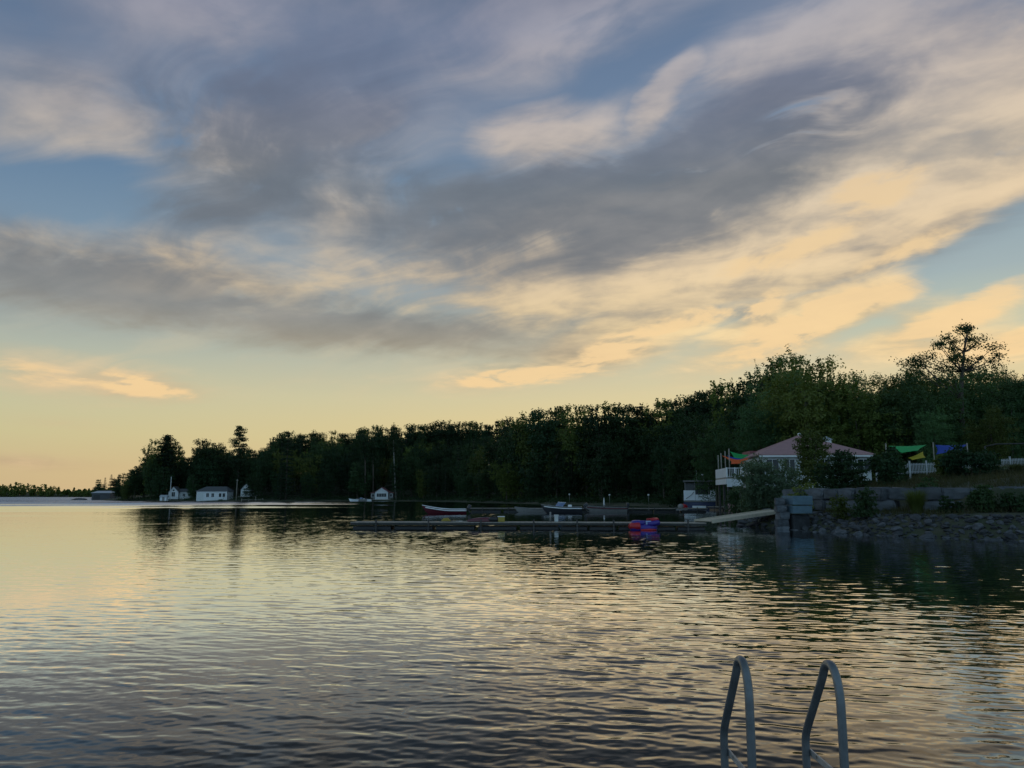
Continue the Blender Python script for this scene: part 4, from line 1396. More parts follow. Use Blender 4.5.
# red and violet inflatable towable
TOW = 0.88
p = at(644.5, 529, 50.6)
tb_ = thing('towable_inflatable', 'red and violet-blue inflatable lounge floating beside the long dock', 'inflatable', (p.x, 51.0, -0.06), 0.12)
tb_.scale = (TOW, TOW, TOW)
ring = lambda rx, ry, z, r, x0=0.0, n=28, a0=0.0, a1=2 * PI: [(x0 + rx * math.cos(a0 + (a1 - a0) * k / n), ry * math.sin(a0 + (a1 - a0) * k / n), z) for k in range(n + 1)]
MB().tube(ring(0.78, 0.62, 0.24, 0.27), 0.26, 12).build('lower_ring', M['tube_blue'], tb_)
nb = MB()
nb.loft([[(-1.08 + 0.62 * i / 7, (0.25 + 0.62 * math.sin(PI * 0.5 * i / 7)) * math.cos(a), 0.36 + (0.16 + 0.25 * math.sin(PI * 0.5 * i / 7)) * math.sin(a)) for a in [2 * PI * j / 16 for j in range(16)]] for i in range(8)])
nb.build('nose', M['tube_red'], tb_)
MB().tube(ring(0.74, 0.58, 0.60, 0.2, n=20, a0=0.55 * PI, a1=1.45 * PI), 0.19, 12).build('front_rim', M['tube_blue'], tb_)
MB().tube([(0.1, -0.6, 0.56), (0.5, -0.62, 0.56), (0.92, -0.56, 0.62), (1.0, 0, 0.66), (0.92, 0.56, 0.62), (0.5, 0.62, 0.56), (0.1, 0.6, 0.56)], 0.2, 12).build('back_rest', M['tube_blue'], tb_)
MB().tube([(0.42, -0.55, 0.80), (0.95, -0.5, 0.86), (1.03, 0, 0.88), (0.95, 0.5, 0.86), (0.42, 0.55, 0.80)], 0.10, 10).build('back_trim', M['tube_red'], tb_)
MB().box((0.2, -0.66, 0.62), (0.42, 0.16, 0.30), bev=0.06).build('handle_pad', M['tube_pale'], tb_)
MB().ball((0.1, 0, 0.3), (0.62, 0.48, 0.14)).build('seat', M['tube_red'], tb_)
MB().tube([(-0.45, -0.83, 0.10), (0.2, -0.90, 0.12), (0.75, -0.68, 0.12)], [0.07, 0.09, 0.06], 8).build('lower_stripe', M['tube_red'], tb_)

# ------------------------------------------------------------------ the red-roofed house
HX, HY = gx(803, 93), 93.0
hz0 = 3.2
hse = thing('house', 'white single-storey house with faded red hipped roof on the wooded hillside', 'house', (HX, HY, hz0), -0.06)
ex0, ex1, ey0, ey1 = -6.5, 6.4, -6.0, 6.0
he, ha = 6.75 - hz0, 9.45 - hz0
MB().box((0.0, 0, he / 2 - 0.3), (12.0, 11.0, he + 0.4)).build('wall', M['siding'], hse)
rf_ = MB().loft([[(ex0, ey0, he), (ex1, ey0, he), (ex1, ey1, he), (ex0, ey1, he)], [(ex0, ey0, he + 0.14), (ex1, ey0, he + 0.14), (ex1, ey1, he + 0.14), (ex0, ey1, he + 0.14)], [(-0.25, -0.1, ha), (0.15, -0.1, ha), (0.15, 0.1, ha), (-0.25, 0.1, ha)]], smooth=False).build('roof', M['red_roof'], hse)
MB().box((-0.05, 0, ha + 0.1), (0.34, 0.34, 0.36), bev=0.04).build('finial', M['trim'], rf_)
cup = MB().box((3.3, 0.6, ha - 1.45), (0.9, 0.9, 1.9)).build('cupola', M['trim'], rf_)
MB().loft([[(2.7, 0.0, ha - 0.50), (3.9, 0.0, ha - 0.50), (3.9, 1.2, ha - 0.50), (2.7, 1.2, ha - 0.50)], [(3.25, 0.55, ha - 0.1), (3.35, 0.55, ha - 0.1), (3.35, 0.65, ha - 0.1), (3.25, 0.65, ha - 0.1)]], smooth=False).build('cupola_roof', M['metal_roof'], cup)
MB().box((-0.05, -5.97, he - 0.09), (12.8, 0.12, 0.2)).build('fascia', M['trim'], hse)
for wx, ww in ((-4.9, 1.5), (-3.0, 1.3), (-1.05, 1.3), (0.9, 1.3), (3.2, 1.5), (5.2, 1.5)):
    window(hse, (wx, -5.5, he - 1.15), ww, 1.55, bars=1)
for wy in (-3.6, -1.2, 1.6):
    window(hse, (-6.0, wy, he - 1.15), 1.4, 1.5, out=(-1, 0), bars=1)
MB().box((-4.3, 4.0, he + 0.35), (2.2, 3.4, 0.9)).build('annex', M['siding'], hse)
MB().box((-4.3, 4.0, he + 0.80), (2.5, 3.8, 0.34)).build('annex_roof', M['dark_red_roof'], hse)

# balcony on posts before the house
BX0, BX1, BY0, BY1 = gx(727.5, 86), gx(744, 86), 86.0, 93.0
lx = gx(716.5, 93)
zt = 4.25
bal = thing('balcony', 'raised white balcony on dark posts at the lakeside end of the red-roofed house', 'balcony', (BX0, BY0, 0))
fp_ = [Vector((0, 0, 0)), Vector((BX1 - BX0, 0, 0)), Vector((BX1 - BX0, 7, 0)), Vector((lx - BX0, 7, 0))]
MB().poly([v + Vector((0, 0, zt - 0.15)) for v in fp_], (0, 0, 0.15)).build('floor', M['wood'], bal)


def wall_strip(a, b, z0, z1, th, name, m_, parent, gap=0.0):
    a, b = Vector(a), Vector(b)
    d = b - a
    mb = MB()
    mb.box((a + b) / 2 + Vector((0, 0, (z0 + z1) / 2)), (d.length - gap, th, z1 - z0), math.atan2(d.y, d.x))
    return mb.build(name, m_, parent)


wall_strip(fp_[0], fp_[1], zt - 1.05, zt - 0.16, 0.12, 'skirt', M['white'], bal)
wall_strip(fp_[3], fp_[0], zt - 0.75, zt - 0.16, 0.12, 'skirt', M['white'], bal, 0.2)
wall_strip(fp_[3], fp_[0], zt + 0.02, zt + 1.05, 0.07, 'railing_panel', M['white'], bal, 0.2)
wall_strip(fp_[0], fp_[1], zt + 0.98, zt + 1.06, 0.1, 'handrail', M['trim'], bal)
wall_strip(fp_[0], fp_[1], zt + 0.08, zt + 0.14, 0.06, 'handrail', M['trim'], bal)
for k, f in enumerate((0.0, 0.5, 1.0)):
    q = fp_[0].lerp(fp_[1], f)
    MB().box(q + Vector((0, -0.02, zt + 0.55)), (0.13, 0.13, 1.1)).build('post', M['trim'], bal)
for k in range(9):
    q = fp_[0].lerp(fp_[1], (k + 0.5) / 9)
    MB().box(q + Vector((0, 0, zt + 0.55)), (0.035, 0.035, 0.84)).build('baluster', M['trim'], bal)
for q in (fp_[0] + Vector((0.2, 0.3, 0)), fp_[1] + Vector((-0.3, 0.3, 0)), fp_[0].lerp(fp_[3], 0.5) + Vector((0.3, 0, 0)), fp_[3] + Vector((0.3, -0.3, 0)), fp_[0].lerp(fp_[1], 0.5) + Vector((0, 0.3, 0))):
    gz_ = ground(BX0 + q.x, BY0 + q.y) - 0.3
    MB().box(q + Vector((0, 0, (gz_ + zt - 0.17) / 2)), (0.22, 0.22, zt - 0.17 - gz_)).build('support_post', M['dark_wood'], bal)
# patio furniture seen through the rail
for k in range(2):
    q = Vector((BX0, BY0, 0)) + fp_[0].lerp(fp_[1], 0.3 + 0.4 * k) + Vector((0, 1.2, zt))
    t = thing('patio_chair', 'dark patio chair behind the balcony rail, ' + ('nearer the corner post' if k == 0 else 'nearer the house wall'), 'chair', q)
    MB().box((0, 0, 0.42), (0.5, 0.5, 0.06), bev=0.02).build('seat', M['black'], t)
    MB().box((0, 0.24, 0.75), (0.5, 0.06, 0.6), bev=0.02).build('backrest', M['black'], t)
    for sx in (-1, 1):
        for sy in (-1, 1):
            MB().tube([(sx * 0.22, sy * 0.22, 0), (sx * 0.22, sy * 0.22, 0.39)], 0.02, 6).build('leg', M['black'], t)


def sail(name, label, corners, sag, m_, hollow=0.13):
    """A three- or four-cornered shade cloth with hollow edges, hung from its corners."""
    cs = [Vector(c) for c in corners]
    ctr = sum(cs, Vector()) / len(cs)
    N = 10
    mb = MB()
    rim = []
    for a, b in zip(cs, cs[1:] + cs[:1]):
        for k in range(N):
            f = k / N
            q = a.lerp(b, f)
            q = q.lerp(ctr, hollow * 4 * f * (1 - f))
            q.z -= sag * 0.35 * 4 * f * (1 - f)
            rim.append(q)
    rows = []
    for j in range(6):
        g = j / 6
        rows.append([mb.bm.verts.new(q.lerp(ctr - Vector((0, 0, sag)), g) + Vector((0, 0, sag * 0.3 * g * (1 - g)))) for q in rim])
    cv = mb.bm.verts.new(ctr - Vector((0, 0, sag)))
    n = len(rim)
    for r0, r1 in zip(rows, rows[1:]):
        for k in range(n):
            mb.bm.faces.new((r0[k], r0[(k + 1) % n], r1[(k + 1) % n], r1[k])).smooth = True
    for k in range(n):
        mb.bm.faces.new((rows[-1][k], rows[-1][(k + 1) % n], cv)).smooth = True
    bmesh.ops.recalc_face_normals(mb.bm, faces=mb.bm.faces)
    bmesh.ops.solidify(mb.bm, geom=mb.bm.faces[:], thickness=0.02)
    o = ctr.copy()
    bmesh.ops.translate(mb.bm, verts=mb.bm.verts, vec=-o)
    t = mb.build(name, m_)
    t.location = o
    return tag(t, label, 'shade sail')


def pole(px, y0, y1, Y, label, r=0.06, m_='wood', z0=None):
    a, b = at(px, y0, Y), at(px, y1, Y)
    if z0 is not None:
        a.z = z0
    t = thing('sail_pole', label, 'pole', a)
    MB().tube([(0, 0, 0), (0, 0, b.z - a.z)], r, 7).build('shaft', M[m_], t)
    MB().ball((0, 0, b.z - a.z + r * 0.6), r * 1.3).build('cap', M[m_], t)
    return t


pole(718.6, 470, 456, 91.5, 'sail pole at the outer corner of the balcony, shortest of the four', z0=zt)
pole(721.5, 470, 454, 90.0, 'sail pole on the balcony where the orange sail is tied', z0=zt)
pole(725.6, 468, 452, 88.4, 'thin sail pole on the balcony between the orange and green sails', z0=zt)
pole(729.6, 468, 449.5, 87.0, 'tallest sail pole on the balcony, holding the green sail', z0=zt)
sail('shade_sail', 'orange shade sail over the balcony', [at(721.8, 455.6, 88.0), at(750, 458.0, 87.2), at(746, 463.5, 86.3), at(731, 464.0, 86.2)], 0.45, M['sail_orange'], 0.42)
sail('shade_sail', 'dark blue shade sail over the balcony between the orange and green ones', [at(726.5, 455.5, 89.6), at(747, 459, 89), at(738, 463.2, 88.2)], 0.25, M['sail_blue'])
sail('shade_sail', 'green shade sail highest over the balcony', [at(730, 451.5, 90.4), at(749.5, 455.0, 92), at(736, 462.0, 89.9)], 0.15, M['sail_green'])

# chairs under the balcony by the water
for k, px in enumerate((731.5, 735.5, 739.5, 743)):
    Yc = 84.0 - k * 0.4
    x = gx(px, Yc)
    t = thing('deck_chair', ['faded pink deck chair under the balcony, nearest the cabin cruiser', 'faded pink deck chair under the balcony, second from the cabin cruiser', 'faded pink deck chair under the balcony, second from the grey willow', 'faded pink deck chair under the balcony, nearest the grey willow'][k], 'chair', (x, Yc, max(0.3, ground(x, Yc))), 0.5)
    t.scale = (0.8, 0.8, 0.95)
    MB().box((0, 0, 0.34), (0.5, 0.55, 0.05), rx=-0.2, bev=0.015).build('seat', M['chair'], t)
    MB().box((0, 0.36, 0.72), (0.52, 0.05, 0.85), rx=-0.35, bev=0.02).build('backrest', M['chair'], t)
    for s in (-1, 1):
        MB().box((s * 0.3, 0.0, 0.56), (0.1, 0.7, 0.035), bev=0.01).build('armrest', M['chair'], t)
        MB().box((s * 0.29, -0.25, 0.27), (0.05, 0.09, 0.54)).build('leg', M['chair'], t)
        MB().box((s * 0.29, 0.3, 0.27), (0.05, 0.09, 0.54)).build('leg', M['chair'], t)

# ------------------------------------------------------------------ sails, fence and wire on the lawn
YS = 76.0
for px, y0, y1, lab in [(887, 462, 444.5, 'sail pole at the outer end of the green and yellow sails'), (935, 467, 443.5, 'sail pole between the yellow and the blue sail'), (968.5, 462, 444, 'sail pole at the far corner of the blue sail')]:
    a = at(px, y0, YS)
    pole(px, y0, y1, YS, lab, 0.06, 'wood', ground(a.x, YS) - 0.2)
sail('shade_sail', 'bright green shade sail hanging on the lawn above the yellow one', [at(888.5, 446.0, YS), at(926.5, 445.0, YS + 2.5), at(918, 450.5, YS - 1.2), at(901, 453.0, YS - 1.6)], 0.10, M['sail_green'])
sail('shade_sail', 'small yellow shade sail hanging under the bright green one', [at(908, 458, YS - 1), at(923, 451.5, YS + 2), at(925.5, 457.5, YS + 1), at(912, 460, YS - 2)], 0.06, M['sail_yellow'])
sail('shade_sail', 'deep blue shade sail hanging on the lawn', [at(935.2, 445.0, YS), at(968, 444.5, YS + 1.5), at(961, 450.5, YS - 1), at(936, 454.5, YS - 1.8)], 0.06, M['sail_blue'])
sail('shade_sail', 'small green shade sail half hidden below the deep blue one', [at(937, 455.5, YS + 1.5), at(953, 455.0, YS + 2.2), at(940, 461.5, YS + 0.2)], 0.08, M['sail_green'])
a, b = at(985, 446.5, 72), at(1062, 443, 70)
wr = thing('pergola_beam', 'long pale beam on posts above the picket fence', 'beam', a)
MB().tube([(0, 0, 0), (b - a) * 0.15 + Vector((0, 0, 0.18)), b - a], 0.06, 7).build('beam', M['dark_wood'], wr)
for f in (0.0, 1.0):
    q = (b - a) * f
    zg = ground(a.x + q.x, a.y + q.y) - a.z - 0.2
    MB().tube([q + Vector((0, 0, zg)), q + Vector((0, 0, 0.03))], 0.07, 7).build('post', M['dark_wood'], wr)

FY = 68.0
fpts = [(px, FY - 0.012 * (px - 903)) for px in np.linspace(878, 1064, 12)]
fl = [Vector((gx(px, y), y, 0)) for px, y in fpts]
fz = lambda px: float(np.interp(px, [878, 905, 950, 1000, 1024, 1064], [474, 473.5, 472.5, 469.5, 468.5, 467]))
fence = thing('picket_fence', 'low white picket fence along the lawn behind the bushes', 'fence', fl[0])
pk = MB()
for k, (a, b) in enumerate(zip(fl, fl[1:])):
    za = at(fpts[k][0], fz(fpts[k][0]), a.y).z
    zb = at(fpts[k + 1][0], fz(fpts[k + 1][0]), b.y).z
    ang = math.atan2(b.y - a.y, b.x - a.x)
    a2, b2 = a - fl[0] + Vector((0, 0, za)), b - fl[0] + Vector((0, 0, zb))
    zg = ground(a.x, a.y)
    MB().box(a2 + Vector((0, 0, (0.52 + (zg - za - 0.2) * 0.5))), (0.11, 0.11, 1.12 - (zg - za - 0.2))).build('post', M['fence'], fence)
    d = b2 - a2
    for h in (0.12, 0.74):
        MB().tube([a2 + Vector((0, 0.03, h)), b2 + Vector((0, 0.03, h))], 0.035, 4).build('rail', M['fence'], fence)
    n_ = 11
    for j in range(n_):
        q = a2.lerp(b2, (j + 0.5) / n_)
        pk.box(q + Vector((0, -0.015, 0.43)), (0.055, 0.022, 0.9), ang)
pk.build('pickets', M['fence'], fence)['kind'] = 'stuff'

# ------------------------------------------------------------------ armour stone wall


def stone_mesh(seed, sub=3, rough=0.14):
    bm = bmesh.new()
    bmesh.ops.create_cube(bm, size=1.0)
    bmesh.ops.bevel(bm, geom=bm.edges[:], offset=0.07, segments=2, affect='EDGES')
    bmesh.ops.subdivide_edges(bm, edges=bm.edges[:], cuts=2, use_grid_fill=True)
    for v in bm.verts:
        n_ = mnoise.noise_vector(v.co * 1.7 + Vector((seed * 7.3, 0, 0))) * rough + mnoise.noise_vector(v.co * 5 + Vector((0, seed * 3.1, 0))) * rough * 0.35
        v.co += n_
    for f in bm.faces:
        f.smooth = False
    me = bpy.data.meshes.new('stone_block')
    bm.to_mesh(me)
    bm.free()
    me.materials.append(M['stone'])
    return me


BLOCKS = [stone_mesh(k + 1, rough=0.09) for k in range(6)]
wl = [(gx(790, 57.5), 57.5), (gx(830, 54.0), 54.0), (gx(880, 50.6), 50.6), (gx(940, 48.3), 48.3), (gx(1024, 46.0), 46.0), (gx(1085, 44.8), 44.8)]
seg = np.cumsum([0] + [math.dist(a, b) for a, b in zip(wl, wl[1:])])
wall = thing('stone_wall', 'retaining wall of big grey stone blocks along the shore below the lawn', 'wall', (*wl[0], 0))
rw = np.random.default_rng(31)
for course in range(2):
    s = -0.3 if course else 0.0
    while s < seg[-1]:
        w_ = rw.uniform(1.1, 2.3)
        c_ = s + w_ / 2
        x = float(np.interp(c_, seg, [q[0] for q in wl]))
        y = float(np.interp(c_, seg, [q[1] for q in wl]))
        x2 = float(np.interp(c_ + 0.3, seg, [q[0] for q in wl]))
        y2 = float(np.interp(c_ + 0.3, seg, [q[1] for q in wl]))
        hh = (0.72 if course == 0 else 0.78) * rw.uniform(0.85, 1.06)
        if not (course == 0 and rw.uniform() < 0.12):
            o = link('stone_block', BLOCKS[rw.integers(6)], wall)
            o.location = (x - wl[0][0], y - wl[0][1] + 0.12 * course + rw.normal() * 0.06, 1.22 + 0.36 + course * 0.76)
            o.rotation_euler = (rw.normal() * 0.02, rw.normal() * 0.025, math.atan2(y2 - y, x2 - x) + rw.normal() * 0.05)
            o.scale = (w_ * 1.0, 0.95, hh)
        s += w_ + rw.uniform(0.0, 0.07)

# concrete pier block
p = at(803.5, 528, 50.6)
pr = thing('pier_block', 'square blue-grey concrete pier block at the foot of the gangway', 'pier', (p.x, 51.6, -0.3), 0.08)
MB().box((0.0, 0.1, 0.55), (1.15, 1.5, 1.5), bev=0.12).build('base', M['rock'], pr)
MB().box((0.0, -0.02, 1.62), (1.28, 1.72, 0.5), bev=0.03).build('lower_slab', M['concrete'], pr)
MB().box((0.02, -0.03, 2.22), (1.32, 1.78, 0.58), bev=0.03).build('upper_slab', M['concrete'], pr)
st = thing('stacked_stone_post', 'rough column of stacked pale stones against the side of the concrete pier', 'stone post', (p.x - 1.05, 51.5, -0.3))
for k in range(5):
    o = link('stone_block', BLOCKS[k % 6], st)
    o.location = (rw.normal() * 0.05, rw.normal() * 0.06, 0.3 + 0.46 * k)
    o.scale = (0.78 - 0.05 * k, 0.9, 0.47)
    o.rotation_euler = (0, 0, rw.normal() * 0.2)

# ------------------------------------------------------------------ shore rocks


def rock_mesh(seed, fine=3):
    bm = bmesh.new()
    bmesh.ops.create_icosphere(bm, subdivisions=fine, radius=0.5)
    r = np.random.default_rng(seed)
    planes = [(Vector(r.normal(size=3)).normalized(), r.uniform(0.20, 0.36)) for _ in range(10)]
    for v in bm.verts:
        for n_, d_ in planes:
            e = v.co.dot(n_) - d_
            if e > 0:
                v.co -= n_ * e * 0.9
        v.co += mnoise.noise_vector(v.co * 4 + Vector((seed * 5.1, 0, 0))) * 0.035
    me = bpy.data.meshes.new('rock')
    bm.to_mesh(me)
    bm.free()
    me.materials.append(M['rock'])
    return me


ROCKS = [rock_mesh(k + 40) for k in range(7)]
rk = np.random.default_rng(17)
spots = []
tries = 0
while len(spots) < 260 and tries < 20000:
    tries += 1
    px = rk.uniform(736, 1060)
    Y = rk.uniform(36, 64)
    x = gx(px, Y)
    d = float(sdist(SHORE, np.array([x]), np.array([Y]))[0])
    if d < -0.9 or d > 2.6 or Y > 62:
        continue
    if abs(x - p.x + 0.4) < 1.2 and abs(Y - 51.7) < 0.75:
        continue
    s_ = 0.24 + abs(rk.normal()) * 0.24
    if any(math.hypot(x - a, Y - b) < 0.42 * (s_ + c_) for a, b, c_, _d in spots):
        continue
    spots.append((x, Y, s_, d))
for x, Y, s_, d in spots:
    o = link('shore_rock', ROCKS[rk.integers(7)])
    o.location = (x, Y, max(-0.12, ground(x, Y) - 0.02) + s_ * 0.16)
    o.rotation_euler = (rk.uniform(-0.4, 0.4), rk.uniform(-0.4, 0.4), rk.uniform(0, 6.28))
    o.scale = (s_ * rk.uniform(1.0, 1.7), s_ * rk.uniform(0.9, 1.3), s_ * rk.uniform(0.6, 0.95))
    tag(o, 'rough dark grey boulder in the rocky bank below the stone wall', 'rock', 'boulders of the rocky bank')
rubble_v, rubble_f, off_ = [], [], 0
SMALL = [rock_mesh(k + 70, 2) for k in range(5)]
TM = [(np.array([v.co[:] for v in r_.vertices]), np.array([q.vertices[:] for q in r_.polygons])) for r_ in SMALL]
for _ in range(4200):
    tmpl_v, tmpl_f = TM[_ % 5]
    px = rk.uniform(736, 1060)
    Y = rk.uniform(36, 64)
    x = gx(px, Y)
    d = float(sdist(SHORE, np.array([x]), np.array([Y]))[0])
    if d < -0.6 or d > 3.2:
        continue
    s_ = rk.uniform(0.12, 0.30)
    a = rk.uniform(0, 6.28)
    R_ = np.array([[math.cos(a) * 1.3, -math.sin(a), 0], [math.sin(a) * 1.3, math.cos(a), 0], [0, 0, rk.uniform(0.5, 0.95)]])
    rubble_v.append(tmpl_v @ R_.T * s_ + np.array([x, Y, ground(x, Y) + s_ * 0.15]))
    rubble_f.append(tmpl_f + off_)
    off_ += len(tmpl_v)
tag(link('rubble', mesh_np('rubble', np.concatenate(rubble_v), np.concatenate(rubble_f), M['rock'])), 'small broken stones between the boulders of the rocky bank', 'rubble', kind='stuff')
o = link('boulder', ROCKS[3])
q = at(79, 500, 431)
o.location = (q.x, 431, 0.3)
o.scale = (9, 5, 1.5)
tag(o, 'low dark rock islet standing alone in the open lake before the far shore', 'rock')

# ------------------------------------------------------------------ bushes


def bush(px, top, bot, wpx, Y, label, n, leaf, material, name='bush', lobes=10, zb=None, airy=1.0):
    a, b = at(px, bot, Y), at(px, top, Y)
    zg = ground(a.x, Y) if zb is None else zb
    w = wpx * Y / FPX / 2
    H = b.z - zg
    t = thing(name, label, 'bush' if name != 'grass_clump' else 'grass clump', (a.x, Y, zg))
    r = np.random.default_rng(int(px * 7 + top))
    p_, d_, cs = lobed_cloud(r, n, w, -0.35 * H, H, lobes)
    ok_ = (p_[:, 2] > 0) & crowded(p_, leaf * 3.2, 4)
    p_, d_ = p_[ok_], d_[ok_]
    link('foliage', leaves('foliage', r, p_, leaf, material, 0.3, d_ * 0.7 * airy), t)
    mb = MB()
    for c_ in cs[:7]:
        mb.tube([(c_[0] * 0.12, c_[1] * 0.12, -0.1), Vector(c_) * 0.55, Vector(c_)], [0.06, 0.04, 0.015], 5)
    mb.build('stems', M['bark'], t)
    return t


bush(767, 461, 507, 58, 62, 'soft grey-green willow bush in front of the white house wall', 34000, 0.12, M['leaf_grey'], 'willow_bush', 18)
bush(842, 453, 489, 62, 60, 'wide dark rounded bush on the lawn below the rear of the red roof', 15000, 0.14, M['leaf'], 'bush', 11)
bush(893, 448, 486, 38, 58, 'compact dark bush below the bright green shade sail', 8000, 0.16, M['leaf'], 'bush', 9)
bush(973, 447, 486, 50, 55, 'large dark bush in front of the gap in the picket fence', 10000, 0.16, M['leaf'], 'bush', 11)
bush(952, 455, 484, 26, 57, 'lighter olive bush below the deep blue shade sail', 4500, 0.16, M['leaf_warm'], 'bush', 8)
bush(984, 486, 513, 36, 45.2, 'low dark shrub growing against the foot of the stone wall', 6000, 0.12, M['leaf'], 'shrub', 9)
bush(951, 497, 513, 26, 45.6, 'small dark weedy shrub at the foot of the wall beside the tall grass', 2600, 0.12, M['leaf'], 'shrub', 7)
bush(805, 484, 503, 34, 56, 'scrubby olive shrub growing above the concrete pier', 3600, 0.13, M['leaf_warm'], 'shrub', 8)
bush(740, 489, 506, 24, 80, 'dark shrub under the balcony corner beside the grey willow', 3000, 0.16, M['leaf'], 'shrub', 7)
bush(1010, 466, 487, 40, 56, 'dull green scrub in front of the picket fence at the edge of the wall', 3600, 0.14, M['leaf_grey'], 'shrub', 8)
bush(675, 489, 506, 20, 150, 'dark round shrub on the bank beside the white cabin cruiser', 2400, 0.3, M['leaf'], 'shrub', 7)

bush(868, 490, 513, 34, 47.6, 'low dark shrub spilling over the foot of the stone wall near its middle', 3400, 0.12, M['leaf'], 'shrub', 8)
bush(1016, 493, 515, 30, 44.6, 'small dark shrub at the foot of the stone wall by the edge of the picture', 3000, 0.12, M['leaf'], 'shrub', 7)
bush(842, 496, 514, 22, 49.5, 'small olive weed clump at the foot of the stone wall beside the pier', 2000, 0.11, M['leaf_warm'], 'shrub', 6)
bush(930, 478, 489, 34, 49.6, 'low green creeper spilling over the top of the stone wall above the tall grass', 2600, 0.12, M['leaf'], 'shrub', 7)
x = gx(815, 74)
z = ground(x, 74)
yt = broadleaf_meshes(91, at(815, 425, 74).z - z, 2.3, 1.0, 6500, 0.20, 11, M['leaf_warm'], M['bark'], 0.11)
yt = yt + (at(815, 425, 74).z - z, 2.3)
plant_tree(yt, x, 74, yt[2], 0.4, 'young yellow-green tree standing right in front of the red roof', None, 'young_tree', z)


def grass_clump(px, top, bot, wpx, Y, label, n, material, lean=0.35, zb=None):
    a, b = at(px, bot, Y), at(px, top, Y)
    zg = ground(a.x, Y) if zb is None else zb
    H = b.z - zg
    w = wpx * Y / FPX / 2
    r = np.random.default_rng(int(px * 3 + top))
    ang = r.uniform(0, 6.28, n)
    rad = w * 0.35 * np.sqrt(r.uniform(0, 1, n))
    h = H * r.uniform(0.55, 1.05, n)
    tip = w * r.uniform(0.3, 1.0, n)
    V, F = [], []
    c_, s_ = np.cos(ang), np.sin(ang)
    th = 0.018
    for k in range(4):
        f = k / 3
        rr_ = rad + (tip - rad) * f ** 1.8
        zz2 = h * (f - 0.18 * f * f)
        wd = th * (1 - 0.85 * f)
        V.append(np.stack([c_ * rr_ - s_ * wd, s_ * rr_ + c_ * wd, zz2], 1))
        V.append(np.stack([c_ * rr_ + s_ * wd, s_ * rr_ - c_ * wd, zz2], 1))
    V = np.stack(V, 1).reshape(-1, 3)
    base = np.arange(n)[:, None, None] * 8
    F = (base + np.array([[0, 1, 3, 2], [2, 3, 5, 4], [4, 5, 7, 6]])[None]).reshape(-1, 4)
    o = link('grass_clump', mesh_np('grass_clump', V, F, material))
    o.location = (a.x, Y, zg)
    return tag(o, label, 'grass clump')


grass_clump(917, 485, 513, 30, 46.6, 'tall olive-green grass clump growing against the stone wall', 900, M['leaf_warm'])
grass_clump(1018, 462, 484, 26, 54, 'tawny tuft of dry grass in front of the fence at the edge of the picture', 600, M['dry'])
rg = np.random.default_rng(23)
V, F, off_ = [], [], 0
for _ in range(5200):
    px = rg.uniform(770, 1064)
    Y = rg.uniform(44, 68)
    x = gx(px, Y)
    d = float(sdist(SHORE, np.array([x]), np.array([Y]))[0])
    if d < 2.6 or d > 24 or (5.9 < d < 8.2):
        continue
    z = ground(x, Y)
    for j in range(5):
        a = rg.uniform(0, 6.28)
        h = rg.uniform(0.12, 0.42) * (1.5 if d > 9 and rg.uniform() < 0.35 else 1.0)
        dx_, dy_ = rg.normal() * 0.12, rg.normal() * 0.12
        cx_, cy_ = math.cos(a) * 0.016, math.sin(a) * 0.016
        lx_, ly_ = rg.normal() * h * 0.35, rg.normal() * h * 0.35
        V += [(x + dx_ - cx_, Y + dy_ - cy_, z), (x + dx_ + cx_, Y + dy_ + cy_, z), (x + dx_ + lx_ + cx_ * 0.2, Y + dy_ + ly_, z + h), (x + dx_ + lx_ - cx_ * 0.2, Y + dy_ + ly_, z + h)]
        F.append((off_, off_ + 1, off_ + 2, off_ + 3))
        off_ += 4
tag(link('grass', mesh_np('grass', V, F, M['dry'])), 'dry grass on the bank above and below the stone wall', 'grass', kind='stuff')

# garden lights on the bank behind the moored boats
for k, (px, py, Y) in enumerate([(569.5, 494.5, 196), (609.5, 495, 182), (648.5, 495, 172)]):
    q = at(px, py, Y)
    zg = ground(q.x, Y)
    t = thing('garden_lamp', ['small white globe lamp on the bank above the speedboat', 'small white globe lamp on the bank above the covered boat', 'small white globe lamp on the bank above the red inflatable'][k], 'lamp', (q.x, Y, zg))
    MB().tube([(0, 0, -0.1), (0, 0, max(0.4, q.z - zg))], 0.05, 6).build('post', M['vinyl'], t)
    MB().ball((0, 0, max(0.5, q.z - zg)), 0.22).build('globe', M['trim'], t)

# ------------------------------------------------------------------ swim ladder in the foreground
lad = thing('swim_ladder', 'galvanised swim ladder with two tall hooped handrails at the dock edge', 'ladder', (1.33, 3.8, 0.5))


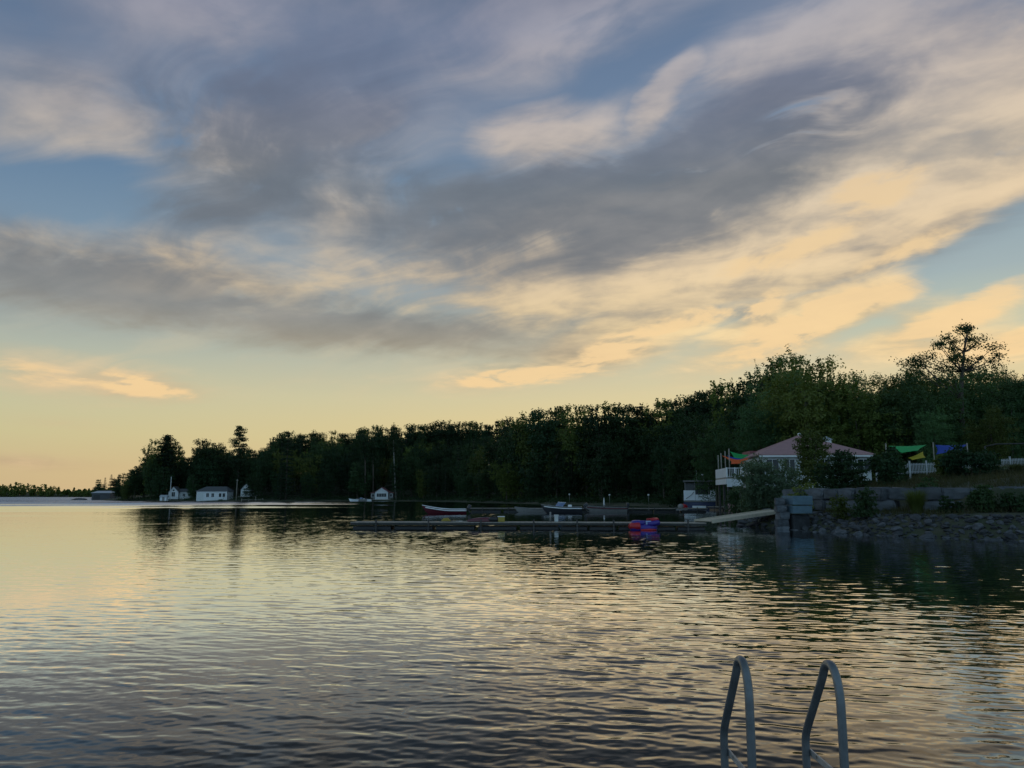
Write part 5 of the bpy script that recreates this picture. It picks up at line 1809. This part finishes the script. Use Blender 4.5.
def smooth_path(pts, per=8):
    P_ = [Vector(q) for q in pts]
    out = []
    for i in range(len(P_) - 1):
        a, b, c_, d_ = P_[max(i - 1, 0)], P_[i], P_[i + 1], P_[min(i + 2, len(P_) - 1)]
        for k in range(per):
            t = k / per
            out.append(0.5 * ((2 * b) + (c_ - a) * t + (2 * a - 5 * b + 4 * c_ - d_) * t * t + (3 * b - a - 3 * c_ + d_) * t ** 3))
    out.append(P_[-1])
    return out


for side, (X, dzz) in enumerate(((1.118, 0.02), (1.548, 0.0))):
    prof = [(3.80, 0.0), (3.80, 0.45), (3.80, 0.66), (3.803, 0.76), (3.825, 0.83), (3.865, 0.878), (3.915, 0.888), (3.965, 0.865), (4.01, 0.80), (4.10, 0.685), (4.235, 0.515), (4.275, 0.45), (4.285, 0.38), (4.285, 0.2), (4.285, -0.3), (4.285, -1.35)]
    pts = [(X - 1.33, y - 3.8, z + dzz) for y, z in prof]
    MB().tube(smooth_path(pts, 7), 0.0205, 20).build('handrail', M['steel'], lad)
    a, b = Vector((X - 1.33 + 0.022, 4.285 - 3.8, 0.372)), Vector((X - 1.33 + 0.022, 0.0, 0.362))
    br = MB().box((a + b) / 2, (0.008, (a - b).length + 0.05, 0.032), bev=0.002).build('brace', M['flatbar'], lad)
    for q in (a, b, a.lerp(b, 0.2)):
        MB().tube([q + Vector((-0.004, 0, 0)), q + Vector((0.010, 0, 0))], 0.009, 8).build('bolt', M['flatbar'], br)
    MB().box((X - 1.33, 0, 0.008), (0.12, 0.12, 0.016), bev=0.004).build('foot_plate', M['flatbar'], lad)
for k in range(4):
    MB().box((0.003, 4.285 - 3.8, -0.15 - 0.3 * k), (0.43, 0.09, 0.03), bev=0.006).build('tread', M['flatbar'], lad)
sd_ = thing('swim_dock', 'weathered plank dock that carries the swim ladder', 'dock', (0.6, 0, 0))
mb = MB()
for k in range(36):
    mb.box((0, -1.0 + 0.14 * k - 0.0, 0.47), (4.2, 0.13, 0.045))
mb.build('deck', M['wood'], sd_)
MB().box((0, 4.0, 0.35), (4.2, 0.05, 0.2)).build('fascia', M['dark_wood'], sd_)
for sx in (-1, 1):
    for sy in (0.2, 3.7):
        MB().tube([(sx * 1.9, sy, -2.5), (sx * 1.9, sy, 0.44)], 0.08, 8).build('pile', M['dark_wood'], sd_)
